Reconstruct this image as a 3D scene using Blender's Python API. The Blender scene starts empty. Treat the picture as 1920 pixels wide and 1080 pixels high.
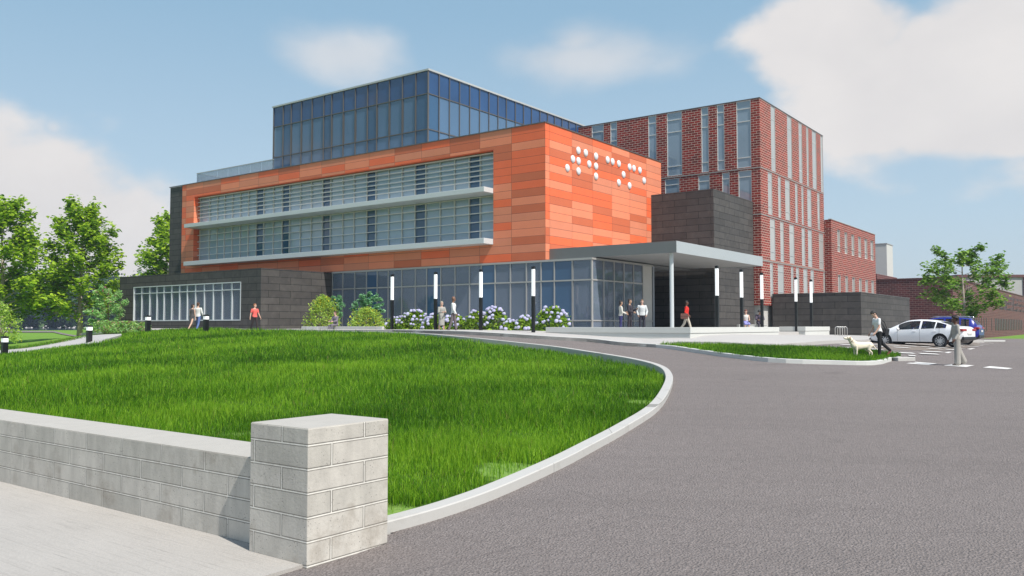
import bpy, bmesh, math, random
import numpy as np
from mathutils import Vector, Matrix
PI = math.pi
S = bpy.context.scene
C = S.collection
random.seed(7)
rng = np.random.default_rng(11)

# ------------------------------------------------------------------ camera
FPX, HORIZ, CAMZ = 1575.0, 611.5, 2.0
PITCH = math.atan((HORIZ-540)/FPX)
cam_d = bpy.data.cameras.new('camera')
cam = bpy.data.objects.new('camera', cam_d); C.objects.link(cam)
cam_d.sensor_width = 36; cam_d.lens = 36*FPX/1920
cam_d.clip_start = .1; cam_d.clip_end = 6000
cam.location = (0, 0, CAMZ); cam.rotation_euler = (PI/2+PITCH, 0, 0)
S.camera = cam

TH = math.radians(53.47)                      # the building grid is turned this much
RX, RY = math.cos(TH), math.sin(TH)           # s axis (away to the right); t axis is away to the left
def st(s, t): return (s*RX - t*RY, s*RY + t*RX)
def w2st(x, y): return (x*RX+y*RY, -x*RY+y*RX)
def ray(px, py):
    a, b = px-960, 540-py
    return (a, FPX*math.cos(PITCH)-b*math.sin(PITCH), FPX*math.sin(PITCH)+b*math.cos(PITCH))
def at_s(px, py, s):                          # the survey: sight line meets the plane s
    d = ray(px, py); k = s/(d[0]*RX+d[1]*RY)
    return (s, (-d[0]*RY+d[1]*RX)*k, CAMZ+d[2]*k)
def at_t(px, py, t):
    d = ray(px, py); k = t/(-d[0]*RY+d[1]*RX)
    return ((d[0]*RX+d[1]*RY)*k, t, CAMZ+d[2]*k)
def at_z(px, py, z):
    d = ray(px, py); k = (z-CAMZ)/d[2]
    return (d[0]*k, d[1]*k, z)
def at_y(px, py, y):
    d = ray(px, py); k = y/d[1]
    return (d[0]*k, y, CAMZ+d[2]*k)

# ------------------------------------------------------------------ tagging
def tag(o, label=None, cat=None, group=None, kind=None):
    if label: o['label'] = label
    if cat: o['category'] = cat
    if group: o['group'] = group
    if kind: o['kind'] = kind
    return o
def empty(name, loc=(0, 0, 0), rz=0):
    o = bpy.data.objects.new(name, None); C.objects.link(o)
    o.location = loc; o.rotation_euler = (0, 0, rz); o.empty_display_size = .3
    return o
def kids(o): return [c for c in bpy.data.objects if c.parent == o]
def copy_tree(o, parent=None):
    c = o.copy(); C.objects.link(c); c.parent = parent
    for ch in kids(o): copy_tree(ch, c)
    return c

# ------------------------------------------------------------------ mesh builder
class MB:
    def __init__(s): s.v = []; s.f = []; s.m = []; s.cur = 0
    def add(s, vs, fs, m=None):
        n = len(s.v); s.v += [tuple(v) for v in vs]
        s.f += [tuple(i+n for i in f) for f in fs]; s.m += [s.cur if m is None else m]*len(fs)
    def box(s, x0, x1, y0, y1, z0, z1, m=None):
        if x0 > x1: x0, x1 = x1, x0
        if y0 > y1: y0, y1 = y1, y0
        if z0 > z1: z0, z1 = z1, z0
        s.add([(x0,y0,z0),(x1,y0,z0),(x1,y1,z0),(x0,y1,z0),(x0,y0,z1),(x1,y0,z1),(x1,y1,z1),(x0,y1,z1)],
              [(0,3,2,1),(4,5,6,7),(0,1,5,4),(1,2,6,5),(2,3,7,6),(3,0,4,7)], m)
    def tube(s, pts, rad, n=8, cap=True, m=None):
        pts = [Vector(p) for p in pts]
        if not hasattr(rad, '__len__'): rad = [rad]*len(pts)
        vs, fs = [], []
        up = None
        for i, p in enumerate(pts):
            d = (pts[min(i+1, len(pts)-1)]-pts[max(i-1, 0)]).normalized()
            if up is None: up = Vector((0,0,1)) if abs(d.z) < .9 else Vector((1,0,0))
            a = d.cross(up).normalized(); b = a.cross(d).normalized(); up = b
            for k in range(n):
                q = 2*PI*k/n
                vs.append(p+(a*math.cos(q)+b*math.sin(q))*rad[i])
        for i in range(len(pts)-1):
            for k in range(n):
                fs.append((i*n+k, i*n+(k+1)%n, (i+1)*n+(k+1)%n, (i+1)*n+k))
        if cap:
            fs.append(tuple(range(n-1, -1, -1))); fs.append(tuple((len(pts)-1)*n+k for k in range(n)))
        s.add(vs, fs, m)
    def ell(s, c, r, rot=None, nu=12, nv=8, m=None, zmin=-1):
        vs = []; fs = []
        for j in range(nv+1):
            ph = -PI/2+PI*j/nv
            for i in range(nu):
                q = 2*PI*i/nu
                v = Vector((r[0]*math.cos(ph)*math.cos(q), r[1]*math.cos(ph)*math.sin(q), r[2]*max(zmin, math.sin(ph))))
                if rot: v = rot @ v
                vs.append(v+Vector(c))
        for j in range(nv):
            for i in range(nu):
                fs.append((j*nu+i, j*nu+(i+1)%nu, (j+1)*nu+(i+1)%nu, (j+1)*nu+i))
        s.add(vs, fs, m)
    def build(s, name, mats, parent=None, off=(0,0,0), smooth=False, bevel=0):
        me = bpy.data.meshes.new(name)
        ox, oy, oz = off
        me.from_pydata([(x-ox, y-oy, z-oz) for x, y, z in s.v], [], s.f)
        if not isinstance(mats, (list, tuple)): mats = [mats]
        for mt in mats: me.materials.append(mt)
        me.polygons.foreach_set('material_index', s.m)
        if smooth: me.polygons.foreach_set('use_smooth', [True]*len(s.f))
        me.update()
        o = bpy.data.objects.new(name, me); C.objects.link(o)
        if parent: o.parent = parent
        if bevel:
            b = o.modifiers.new('b', 'BEVEL'); b.width = bevel; b.segments = 2; b.limit_method = 'ANGLE'
        return o
def raw_mesh(name, verts, faces_flat, loop_tot, mats, parent=None, mi=None, smooth=False):
    """fast mesh from numpy arrays"""
    me = bpy.data.meshes.new(name)
    nv, nf = len(verts), len(loop_tot)
    me.vertices.add(nv); me.vertices.foreach_set('co', np.asarray(verts, np.float32).ravel())
    me.loops.add(len(faces_flat)); me.loops.foreach_set('vertex_index', np.asarray(faces_flat, np.int32))
    me.polygons.add(nf)
    st_ = np.concatenate([[0], np.cumsum(loop_tot)[:-1]]).astype(np.int32)
    me.polygons.foreach_set('loop_start', st_); me.polygons.foreach_set('loop_total', np.asarray(loop_tot, np.int32))
    for mt in (mats if isinstance(mats, (list, tuple)) else [mats]): me.materials.append(mt)
    if mi is not None: me.polygons.foreach_set('material_index', np.asarray(mi, np.int32))
    if smooth: me.polygons.foreach_set('use_smooth', [True]*nf)
    me.update(calc_edges=True)
    o = bpy.data.objects.new(name, me); C.objects.link(o)
    if parent: o.parent = parent
    return o

# ------------------------------------------------------------------ materials
def newmat(name):
    m = bpy.data.materials.new(name); m.use_nodes = True
    nt = m.node_tree; b = nt.nodes['Principled BSDF']
    return m, nt, b
def nd(nt, typ, **kw):
    n = nt.nodes.new(typ)
    for k, v in kw.items():
        if k.startswith('_'): n.inputs[k[1:].replace('_', ' ')].default_value = v
        else: setattr(n, k, v)
    return n
def mth(nt, op, a, b=None, c=None):
    n = nt.nodes.new('ShaderNodeMath'); n.operation = op
    for i, x in enumerate((a, b, c)):
        if x is None: continue
        if isinstance(x, (int, float)): n.inputs[i].default_value = x
        else: nt.links.new(x, n.inputs[i])
    return n.outputs[0]
def mixc(nt, fac, a, b, typ='MIX'):
    n = nt.nodes.new('ShaderNodeMix'); n.data_type = 'RGBA'; n.blend_type = typ
    for i, x in ((0, fac), (6, a), (7, b)):
        if isinstance(x, (int, float)): n.inputs[i].default_value = x
        elif isinstance(x, tuple): n.inputs[i].default_value = (*x[:3], 1)
        else: nt.links.new(x, n.inputs[i])
    return n.outputs[2]
def noise(nt, vec, scale, detail=4, rough=.55, dist=0):
    n = nt.nodes.new('ShaderNodeTexNoise'); n.inputs['Scale'].default_value = scale
    n.inputs['Detail'].default_value = detail; n.inputs['Roughness'].default_value = rough
    n.inputs['Distortion'].default_value = dist
    if vec is not None: nt.links.new(vec, n.inputs['Vector'])
    return n.outputs['Fac']
def ramp(nt, fac, stops, interp='LINEAR'):
    n = nt.nodes.new('ShaderNodeValToRGB'); cr = n.color_ramp; cr.interpolation = interp
    while len(cr.elements) < len(stops): cr.elements.new(.5)
    for e, (p, c) in zip(cr.elements, stops): e.position = p; e.color = (*c[:3], 1) if not isinstance(c, (int, float)) else (c, c, c, 1)
    nt.links.new(fac, n.inputs[0]); return n.outputs[0]
def bump(nt, b, h, strength=.3, dist=.02):
    n = nt.nodes.new('ShaderNodeBump'); n.inputs['Strength'].default_value = strength; n.inputs['Distance'].default_value = dist
    nt.links.new(h, n.inputs['Height']); nt.links.new(n.outputs[0], b.inputs['Normal'])
def simple(name, col, rough=.5, metal=0, var=.0, vs=8, spec=.5, emit=0, bmp=0):
    m, nt, b = newmat(name)
    b.inputs['Base Color'].default_value = (*col, 1); b.inputs['Roughness'].default_value = rough
    b.inputs['Metallic'].default_value = metal; b.inputs['Specular IOR Level'].default_value = spec
    if var or bmp:
        tc = nd(nt, 'ShaderNodeTexCoord'); f = noise(nt, tc.outputs['Object'], vs)
        if var:
            c = mixc(nt, f, tuple(x*(1-var) for x in col), tuple(min(1, x*(1+var)) for x in col))
            nt.links.new(c, b.inputs['Base Color'])
        if bmp: bump(nt, b, f, bmp, .02)
    if emit:
        b.inputs['Emission Color'].default_value = (1, 1, 1, 1); b.inputs['Emission Strength'].default_value = emit
    return m
def wall_uv(nt, oy=0, ox=0):
    """u along the wall whichever way it faces, v up; object space"""
    tc = nd(nt, 'ShaderNodeTexCoord')
    sp = nd(nt, 'ShaderNodeSeparateXYZ'); nt.links.new(tc.outputs['Object'], sp.inputs[0])
    sn = nd(nt, 'ShaderNodeSeparateXYZ'); nt.links.new(tc.outputs['Normal'], sn.inputs[0])
    k = mth(nt, 'GREATER_THAN', mth(nt, 'ABSOLUTE', sn.outputs[0]), .5)
    ua = mth(nt, 'ADD', sp.outputs[1], oy); ub = mth(nt, 'ADD', sp.outputs[0], ox)
    u = mth(nt, 'ADD', mth(nt, 'MULTIPLY', k, ua), mth(nt, 'MULTIPLY', mth(nt, 'SUBTRACT', 1.0, k), ub))
    cb = nd(nt, 'ShaderNodeCombineXYZ'); nt.links.new(u, cb.inputs[0]); nt.links.new(sp.outputs[2], cb.inputs[1])
    return u, sp.outputs[2], cb.outputs[0], tc.outputs['Object'], k
def brick_mat(name, bw, bh, mortar, c1, c2, cm, off=.5, oy=0, ox=0, oz=0, rough=.85, grime=None, blotch=.0, bstr=.4, bias=0, smooth=.1, pits_joint_shade=False):
    m, nt, b = newmat(name)
    u, v, uv, obj, k = wall_uv(nt, oy, ox)
    if oz:
        mp = nd(nt, 'ShaderNodeMapping'); mp.inputs['Location'].default_value = (0, oz, 0)
        nt.links.new(uv, mp.inputs[0]); uv = mp.outputs[0]
    br = nd(nt, 'ShaderNodeTexBrick'); nt.links.new(uv, br.inputs['Vector'])
    br.offset = off; br.inputs['Scale'].default_value = 1
    br.inputs['Color1'].default_value = (*c1, 1); br.inputs['Color2'].default_value = (*c2, 1); br.inputs['Mortar'].default_value = (*cm, 1)
    br.inputs['Mortar Size'].default_value = mortar; br.inputs['Mortar Smooth'].default_value = smooth
    br.inputs['Brick Width'].default_value = bw; br.inputs['Row Height'].default_value = bh; br.inputs['Bias'].default_value = bias
    col = br.outputs['Color']
    if pits_joint_shade:
        b2 = nd(nt, 'ShaderNodeTexBrick'); nt.links.new(uv, b2.inputs['Vector']); b2.offset = off; b2.inputs['Scale'].default_value = 1; b2.inputs['Mortar Size'].default_value = mortar*2.4; b2.inputs['Mortar Smooth'].default_value = .6; b2.inputs['Brick Width'].default_value = bw; b2.inputs['Row Height'].default_value = bh
        edge = mth(nt, 'MULTIPLY', mth(nt, 'SUBTRACT', b2.outputs['Fac'], br.outputs['Fac']), .9)
        col = mixc(nt, mth(nt, 'MAXIMUM', edge, 0.0), col, (.13, .12, .10))  # shadow lines of the joints painted as a dark band beside the mortar
        ms_ = nd(nt, 'ShaderNodeMapping'); ms_.inputs['Scale'].default_value = (3.2, 3.2, 1.1); nt.links.new(obj, ms_.inputs[0])
        col = mixc(nt, 1.0, col, ramp(nt, noise(nt, ms_.outputs[0], 1.6, 6, .65), [(.35, .84), (.6, 1.03)]), 'MULTIPLY')
        vp = nd(nt, 'ShaderNodeTexVoronoi'); vp.inputs['Scale'].default_value = 34; nt.links.new(obj, vp.inputs['Vector'])
        pm_ = mth(nt, 'MULTIPLY', mth(nt, 'LESS_THAN', vp.outputs['Distance'], .16), ramp(nt, noise(nt, obj, 5, 2), [(.48, 0.), (.55, .7)]))
        col = mixc(nt, pm_, col, (.12, .11, .10))
    if blotch:
        f = noise(nt, obj, 1.7, 8, .7)
        col = mixc(nt, 1.0, col, ramp(nt, f, [(.3, 1-blotch), (.7, 1+0*blotch)]), 'MULTIPLY')
    if grime:
        f = noise(nt, obj, grime[0], 6, .65)
        col = mixc(nt, mth(nt, 'MULTIPLY', ramp(nt, f, [(.55, 0.), (.72, 1.)]), grime[2]), col, grime[1])
    nt.links.new(col, b.inputs['Base Color']); b.inputs['Roughness'].default_value = rough
    h = mth(nt, 'SUBTRACT', mth(nt, 'MULTIPLY', noise(nt, obj, 30, 4, .7), .3), br.outputs['Fac'])
    bump(nt, b, h, bstr, .02)
    return m

M = {}
M['steel_pale'] = simple('pale metal', (.42, .43, .43), .4, 0, .06, 3)
M['canopy'] = simple('grey canopy metal', (.38, .41, .42), .35, 0, .05, .8)
M['fascia_dark'] = simple('dark grey fascia', (.15, .155, .155), .5, 0, .08, 1.5)
M['soffit'] = simple('soffit', (.34, .345, .34), .7, 0, .05, 1)
M['ledge'] = simple('pale grey sunshade metal', (.55, .58, .59), .4, 0, .04, .7)
M['mullion'] = simple('aluminium mullion', (.40, .385, .37), .4, .2, .05, 2)
M['mullion_dark'] = simple('dark aluminium mullion', (.12, .11, .105), .45, .2)
M['louvre'] = simple('louvre metal', (.62, .60, .57), .45)
M['black'] = simple('black metal', (.006, .006, .007), .35)
M['white_lamp'] = simple('lit diffuser', (.9, .9, .9), .4, emit=.35)
M['disc'] = simple('satin white metal', (.72, .73, .75), .35)
M['conc'] = simple('concrete', (.50, .49, .465), .85, 0, .10, 2.2, bmp=.1)
M['white_conc'] = simple('white precast', (.56, .56, .53), .8, 0, .05, 1.5, bmp=.05)
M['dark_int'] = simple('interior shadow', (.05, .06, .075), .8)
M['int_wall'] = simple('interior plaster', (.30, .33, .37), .9, 0, .05, .5)
M['int_line'] = simple('interior door frame', (.06, .075, .10), .6)
M['int_floor'] = simple('interior floor', (.22, .22, .23), .5)
M['brass'] = simple('dark red trim', (.12, .04, .035), .6)

def glass(name, col, alpha=.6, ior=1.7, var=.15):
    m, nt, b = newmat(name)
    tc = nd(nt, 'ShaderNodeTexCoord')
    f = noise(nt, tc.outputs['Object'], .35, 2)
    c = mixc(nt, f, tuple(x*(1-var) for x in col), tuple(x*(1+var) for x in col))
    nt.links.new(c, b.inputs['Base Color']); b.inputs['Roughness'].default_value = .03
    b.inputs['IOR'].default_value = ior; b.inputs['Alpha'].default_value = alpha
    f2 = noise(nt, tc.outputs['Object'], .6, 1); bump(nt, b, f2, .06, .05)
    return m
M['glass'] = glass('curtain wall glass', (.17, .21, .28), .62)
M['glass_up'] = glass('upper glass', (.42, .52, .64), .8)
M['glass_clear'] = glass('clear window glass', (.17, .21, .28), .35)
M['glass_pent'] = glass('penthouse glass', (.11, .20, .33), .70)
M['glass_dk'] = glass('deep blue glass', (.045, .11, .21), .85)
M['spandrel'] = glass('blue spandrel glass', (.022, .065, .17), 1.0, 1.7, .45)
M['glass_sky_painted'] = glass('window glass with painted sky', (.40, .40, .385), 1.0, 1.5)  # reflection of the bright sky put into the base colour
M['glass_twr'] = glass('tower window glass', (.26, .33, .40), .9, 1.8)
M['rail_glass'] = glass('railing glass', (.25, .33, .42), .5, 1.45)

M['brick'] = brick_mat('red brick big', .50, .185, .017, (.33, .024, .012), (.15, .015, .010), (.60, .46, .38), blotch=.2)
M['brick_small'] = brick_mat('red brick fine', .46, .17, .015, (.22, .034, .024), (.11, .022, .018), (.42, .32, .27), blotch=.25)
M['brick_dark'] = brick_mat('red brown brick', .62, .24, .018, (.16, .04, .035), (.085, .025, .022), (.30, .2, .18), blotch=.25)
M['stone'] = brick_mat('charcoal stone panels', 1.8, .46, .017, (.092, .084, .078), (.062, .057, .054), (.004, .004, .004), grime=(2.5, (.11, .10, .09), .45), blotch=.35, bstr=.15, rough=.75)

def orange_mat():
    m, nt, b = newmat('terracotta rainscreen panels')
    u, v, uv, obj, k = wall_uv(nt, oy=24.5, ox=-.44+24.5)
    cu = mth(nt, 'FLOOR', mth(nt, 'DIVIDE', u, 2.45)); cv = mth(nt, 'FLOOR', mth(nt, 'DIVIDE', v, .475))
    cb = nd(nt, 'ShaderNodeCombineXYZ'); nt.links.new(cu, cb.inputs[0]); nt.links.new(cv, cb.inputs[1]); nt.links.new(k, cb.inputs[2])
    wn = nd(nt, 'ShaderNodeTexWhiteNoise'); nt.links.new(cb.outputs[0], wn.inputs['Vector'])
    col = ramp(nt, wn.outputs['Value'], [(0, (.82, .15, .052)), (.28, (.81, .245, .125)), (.56, (.69, .23, .125)), (.80, (.59, .14, .058))], 'CONSTANT')
    fu = mth(nt, 'FRACT', mth(nt, 'DIVIDE', u, 2.45)); fv = mth(nt, 'FRACT', mth(nt, 'DIVIDE', v, .475))
    j = mth(nt, 'MAXIMUM', mth(nt, 'LESS_THAN', fu, .012), mth(nt, 'LESS_THAN', fv, .06))
    col = mixc(nt, mth(nt, 'MULTIPLY', j, .6), col, (.10, .025, .015))
    f = noise(nt, obj, 1.1, 5)
    col = mixc(nt, 1.0, col, ramp(nt, f, [(.3, .93), (.7, 1.0)]), 'MULTIPLY')
    nt.links.new(col, b.inputs['Base Color']); b.inputs['Roughness'].default_value = .6
    bump(nt, b, mth(nt, 'SUBTRACT', 1.0, j), .4, .01)
    return m
M['orange'] = orange_mat()

# ------------------------------------------------------------------ terrain
class TPS:
    def __init__(s, pts, lam=.02):
        P = np.array(pts, float); s.c = P[:, :2]/10
        n = len(P); d = np.linalg.norm(s.c[:, None]-s.c[None], axis=2)
        K = s.phi(d)+np.eye(n)*lam; A = np.zeros((n+3, n+3)); A[:n, :n] = K
        Q = np.hstack([np.ones((n, 1)), s.c]); A[:n, n:] = Q; A[n:, :n] = Q.T
        s.w = np.linalg.solve(A, np.concatenate([P[:, 2], [0, 0, 0]]))
    @staticmethod
    def phi(r): return np.where(r > 1e-9, r*r*np.log(np.maximum(r, 1e-9)), 0)
    def __call__(s, x, y):
        x = np.atleast_1d(np.asarray(x, float))/10; y = np.atleast_1d(np.asarray(y, float))/10
        out = np.zeros(len(x))
        for i in range(0, len(x), 20000):
            q = np.stack([x[i:i+20000], y[i:i+20000]], 1)
            d = np.linalg.norm(q[:, None]-s.c[None], axis=2)
            out[i:i+20000] = s.phi(d)@s.w[:-3]+s.w[-3]+q@s.w[-2:]
        return out
KERB = [(731,1003,.0),(850,963,.08),(950,925,.14),(1050,880,.2),(1110,848,.25),(1180,808,.32),(1235,770,.39),(1257,735,.46),(1261,710,.52),
        (1245,693,.6),(1200,680,.72),(1130,667,.9),(1050,655,1.08),(950,644,1.27),(850,634,1.46),(740,627,1.593),(600,624,1.637)]
KW = [at_z(*k) for k in KERB]
FARK = [(735,624,1.652),(870,627,1.603),(1000,635,1.43),(1100,641,1.30),(1160,648,1.16),(1230,655,1.03),(1300,662,.94),(1440,678,.76),(1560,684,.67),(1640,685,.64),(1672,678,.68)]
FW = [at_z(*k) for k in FARK]
ctl = KW+FW+[(-6,2,0),(0,2,0),(8,2,0),(20,2,0),(-5,7,0),(6,10,.06),(18,12,.1),(35,15,.1)]
ctl += [at_z(1795,686,.63), at_z(1650,668,.82), at_z(1764,650,.98), at_z(1860,646,.9), at_z(1900,700,.55), at_z(1295,640,1.36), at_z(1461,634,1.38), at_z(1557,632,1.30), at_z(1615,633,1.2)]
ctl += [at_z(1900,640,.5), (*st(40,28),1.62), (*st(34,36),1.66), (*st(33,30),1.66), (*st(34,46),1.66), (*st(33.5,55),1.64), (*st(34,64),1.62), (*st(60,22),1.3), (*st(50,40),1.6), (*st(62,60),1.5)]
ctl += [at_z(0,621,1.4), at_z(100,620,1.45), (120,60,.3), (120,140,.3), (60,160,.4), (90,20,.3), (60,5,.2)]
LEFTF = [at_z(0,656,.5), at_z(100,640,.78), at_z(0,640,.75), at_z(60,628,1.1), at_z(190,627,1.35)]
H = TPS(ctl+LEFTF+[(-300,60,1),(-300,300,1.0),(0,400,1),(300,400,.6),(400,0,.3),(0,-200,0),(-200,-200,0),(250,-200,0),(-60,10,.2),(-80,40,.3)])
PATHP = [at_z(-60,668,.42), at_z(0,664,.5), at_z(55,660,.62), at_z(110,655,.80), at_z(165,648,1.04), at_z(198,638,1.30), at_z(228,629.5,1.48)]
PATHF = [at_z(-60,661,.48), at_z(0,657.5,.56), at_z(52,653.5,.68), at_z(100,644.5,.90), at_z(145,634.5,1.18), at_z(178,629.6,1.40), at_z(226,627.6,1.52)]
ctl += PATHF
H = TPS(ctl+LEFTF+[(-300,60,1),(-300,300,1.0),(0,400,1),(300,400,.6),(400,0,.3),(0,-200,0),(-200,-200,0),(250,-200,0),(-60,10,.2),(-80,40,.3)])
BOLL = [at_z(8,672,.53), at_z(167,647.5,1.0), at_z(277,623.5,1.64), at_z(386,623.5,1.64)]
KLD = [.07,.07,.07,.07,.06,.04,.0,-.05,-.1,-.14,-.16,-.16,-.15,-.1,-.04,.02,.04]
SWB = 4.83+.64                                  # back plane of the garden wall
lawn_ctl = [(x, y, z+d) for (x, y, z), d in zip(KW, KLD)]+PATHP+BOLL
lawn_ctl += [(*st(SWB, 6), .12), (*st(SWB, 9), .3), (*st(SWB, 13), .38), (*st(SWB, 20), .45), (*st(SWB, 35), .4), (*st(SWB,50),.35)]
lawn_ctl += [(-16,46,1.6),(-12,42,1.55),(-8,30,1.05),(-4,18,.62),(-15,30,.95),(-24,33,.45),(-40,30,.3),(4,18,.42),(-21,50,1.64)]
LH = TPS(lawn_ctl, .05)
def hit(px, py, f=None, off=0):
    """where a sight line meets the terrain"""
    f = f or H
    d = ray(px, py); n = math.hypot(d[0], d[1]); k0 = 3/d[1]; k = k0
    ks = np.geomspace(3/d[1], 400/d[1], 3000)
    g = CAMZ+d[2]*ks-(f(d[0]*ks, d[1]*ks)+off)
    i = np.argmax(g < 0)
    if g[i] >= 0: i = len(ks)-1
    k = ks[i-1]+(ks[i]-ks[i-1])*g[i-1]/(g[i-1]-g[i]) if i else ks[0]
    return (d[0]*k, d[1]*k, CAMZ+d[2]*k)
def hz(x, y, f=None): return float((f or H)(x, y)[0])

def patch(name, outline, f, off, mat, step=1.5, kind='structure', skirt=0):
    """flat outline draped over the terrain: cut into a grid, then lifted"""
    bm = bmesh.new()
    vs = [bm.verts.new((x, y, 0)) for x, y in outline]
    fc = bm.faces.new(vs); 
    if fc.normal.z < 0 or True: fc.normal_update()
    if fc.normal.z < 0: fc.normal_flip()
    bmesh.ops.triangulate(bm, faces=bm.faces[:])
    xs = [p[0] for p in outline]; ys = [p[1] for p in outline]
    for ax, lo, hi in ((0, min(xs), max(xs)), (1, min(ys), max(ys))):
        q = lo+step; 
        while q < hi:
            co = (q, 0, 0) if ax == 0 else (0, q, 0); no = (1, 0, 0) if ax == 0 else (0, 1, 0)
            bmesh.ops.bisect_plane(bm, geom=bm.verts[:]+bm.edges[:]+bm.faces[:], plane_co=co, plane_no=no)
            q += step*(1 if q < 60 else 4)
    co = np.array([(v.co.x, v.co.y) for v in bm.verts])
    zz = f(co[:, 0], co[:, 1])+off
    for v, z in zip(bm.verts, zz): v.co.z = z
    if skirt:
        be = [e for e in bm.edges if e.is_boundary]
        r = bmesh.ops.extrude_edge_only(bm, edges=be)
        for g in r['geom']:
            if isinstance(g, bmesh.types.BMVert): g.co.z -= skirt
    bmesh.ops.recalc_face_normals(bm, faces=bm.faces[:])
    me = bpy.data.meshes.new(name); bm.to_mesh(me); bm.free(); me.materials.append(mat)
    o = bpy.data.objects.new(name, me); C.objects.link(o)
    if kind: o['kind'] = kind
    return o
def catmull(P, n=6):
    out = []
    for i in range(len(P)-1):
        p0 = P[max(i-1, 0)]; p1 = P[i]; p2 = P[i+1]; p3 = P[min(i+2, len(P)-1)]
        for k in range(n):
            t = k/n
            out.append(tuple(.5*((2*b)+(-a+c)*t+(2*a-5*b+4*c-d)*t*t+(-a+3*b-3*c+d)*t**3) for a, b, c, d in zip(p0, p1, p2, p3)))
    out.append(tuple(P[-1])); return out
def ribbon(name, line, w, f, top, depth, mat, side=1, bev=.012, parent=None):
    """kerb along a line; side=+1 puts the width to the left of travel; top may be a function of the arc fraction"""
    n = len(line); mb = MB(); vs = []
    for i, p in enumerate(line):
        a = line[max(i-1, 0)]; b = line[min(i+1, n-1)]
        dx, dy = b[0]-a[0], b[1]-a[1]; L = math.hypot(dx, dy) or 1; nx, ny = -dy/L*side, dx/L*side
        z = hz(p[0], p[1], f); tz = z+(top(i/(n-1)) if callable(top) else top)
        o = bev
        for (u, zz) in ((0, z-depth), (0, tz-o), (o, tz), (w-o, tz), (w, tz-o), (w, z-depth)):
            vs.append((p[0]+nx*u, p[1]+ny*u, zz))
    fs = []
    for i in range(n-1):
        for k in range(5): fs.append((i*6+k, i*6+k+1, (i+1)*6+k+1, (i+1)*6+k))
    fs.append((0,1,2,3,4,5)); fs.append(tuple((n-1)*6+k for k in (5,4,3,2,1,0)))
    mb.add(vs, fs); o = mb.build(name, mat, parent)
    bm = bmesh.new(); bm.from_mesh(o.data); bmesh.ops.recalc_face_normals(bm, faces=bm.faces[:]); bm.to_mesh(o.data); bm.free()
    return o

def asphalt_mat():
    m, nt, b = newmat('worn asphalt'); tc = nd(nt, 'ShaderNodeTexCoord'); o = tc.outputs['Object']
    big = noise(nt, o, .12, 4); fine = noise(nt, o, 55, 3, .8); mid = noise(nt, o, 9, 4, .7)
    vo = nd(nt, 'ShaderNodeTexVoronoi', feature='F1'); vo.inputs['Scale'].default_value = 42; nt.links.new(o, vo.inputs['Vector'])
    c = mixc(nt, big, (.215, .187, .176), (.268, .234, .221))
    m9 = nd(nt, 'ShaderNodeMapping'); m9.inputs['Rotation'].default_value = (0, 0, 1.25); m9.inputs['Scale'].default_value = (.16, 1.5, 1); nt.links.new(o, m9.inputs[0])
    c = mixc(nt, 1.0, c, ramp(nt, noise(nt, m9.outputs[0], .9, 4, .6), [(.32, .95), (.5, 1.0), (.68, 1.02)]), 'MULTIPLY')
    c = mixc(nt, ramp(nt, noise(nt, o, .55, 3, .5), [(.66, 0.), (.72, .22)]), c, (.09, .075, .07))
    c = mixc(nt, 1.0, c, ramp(nt, fine, [(.3, .48), (.62, 1.18)]), 'MULTIPLY')
    c = mixc(nt, 1.0, c, ramp(nt, mid, [(.3, .88), (.7, 1.04)]), 'MULTIPLY')
    # a few thin sealed cracks
    cr = nd(nt, 'ShaderNodeTexVoronoi', feature='DISTANCE_TO_EDGE'); cr.inputs['Scale'].default_value = .09
    w = nd(nt, 'ShaderNodeMixRGB'); w.inputs[0].default_value = .03; nt.links.new(o, w.inputs[1]); nn = nd(nt, 'ShaderNodeTexNoise'); nn.inputs['Scale'].default_value = 1.2; nt.links.new(o, nn.inputs['Vector']); nt.links.new(nn.outputs['Color'], w.inputs[2])
    nt.links.new(w.outputs[0], cr.inputs['Vector'])
    c = mixc(nt, mth(nt, 'MULTIPLY', mth(nt, 'LESS_THAN', cr.outputs['Distance'], .0016), .18), c, (.10, .09, .09))
    nt.links.new(c, b.inputs['Base Color']); b.inputs['Roughness'].default_value = .9; b.inputs['Specular IOR Level'].default_value = .25
    h = mth(nt, 'ADD', fine, mth(nt, 'MULTIPLY', vo.outputs['Distance'], 1.2)); bump(nt, b, h, 1.0, .016)
    return m
M['asphalt'] = asphalt_mat()
def paving_mat():
    m, nt, b = newmat('pale plaza paving'); tc = nd(nt, 'ShaderNodeTexCoord'); o = tc.outputs['Object']
    f = noise(nt, o, .5, 5); g = noise(nt, o, 25, 3)
    c = mixc(nt, f, (.42, .40, .38), (.48, .455, .43)); c = mixc(nt, 1.0, c, ramp(nt, g, [(.3, .93), (.7, 1.03)]), 'MULTIPLY')
    nt.links.new(c, b.inputs['Base Color']); b.inputs['Roughness'].default_value = .9; bump(nt, b, g, .15, .01)
    return m
M['paving'] = paving_mat()
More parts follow.
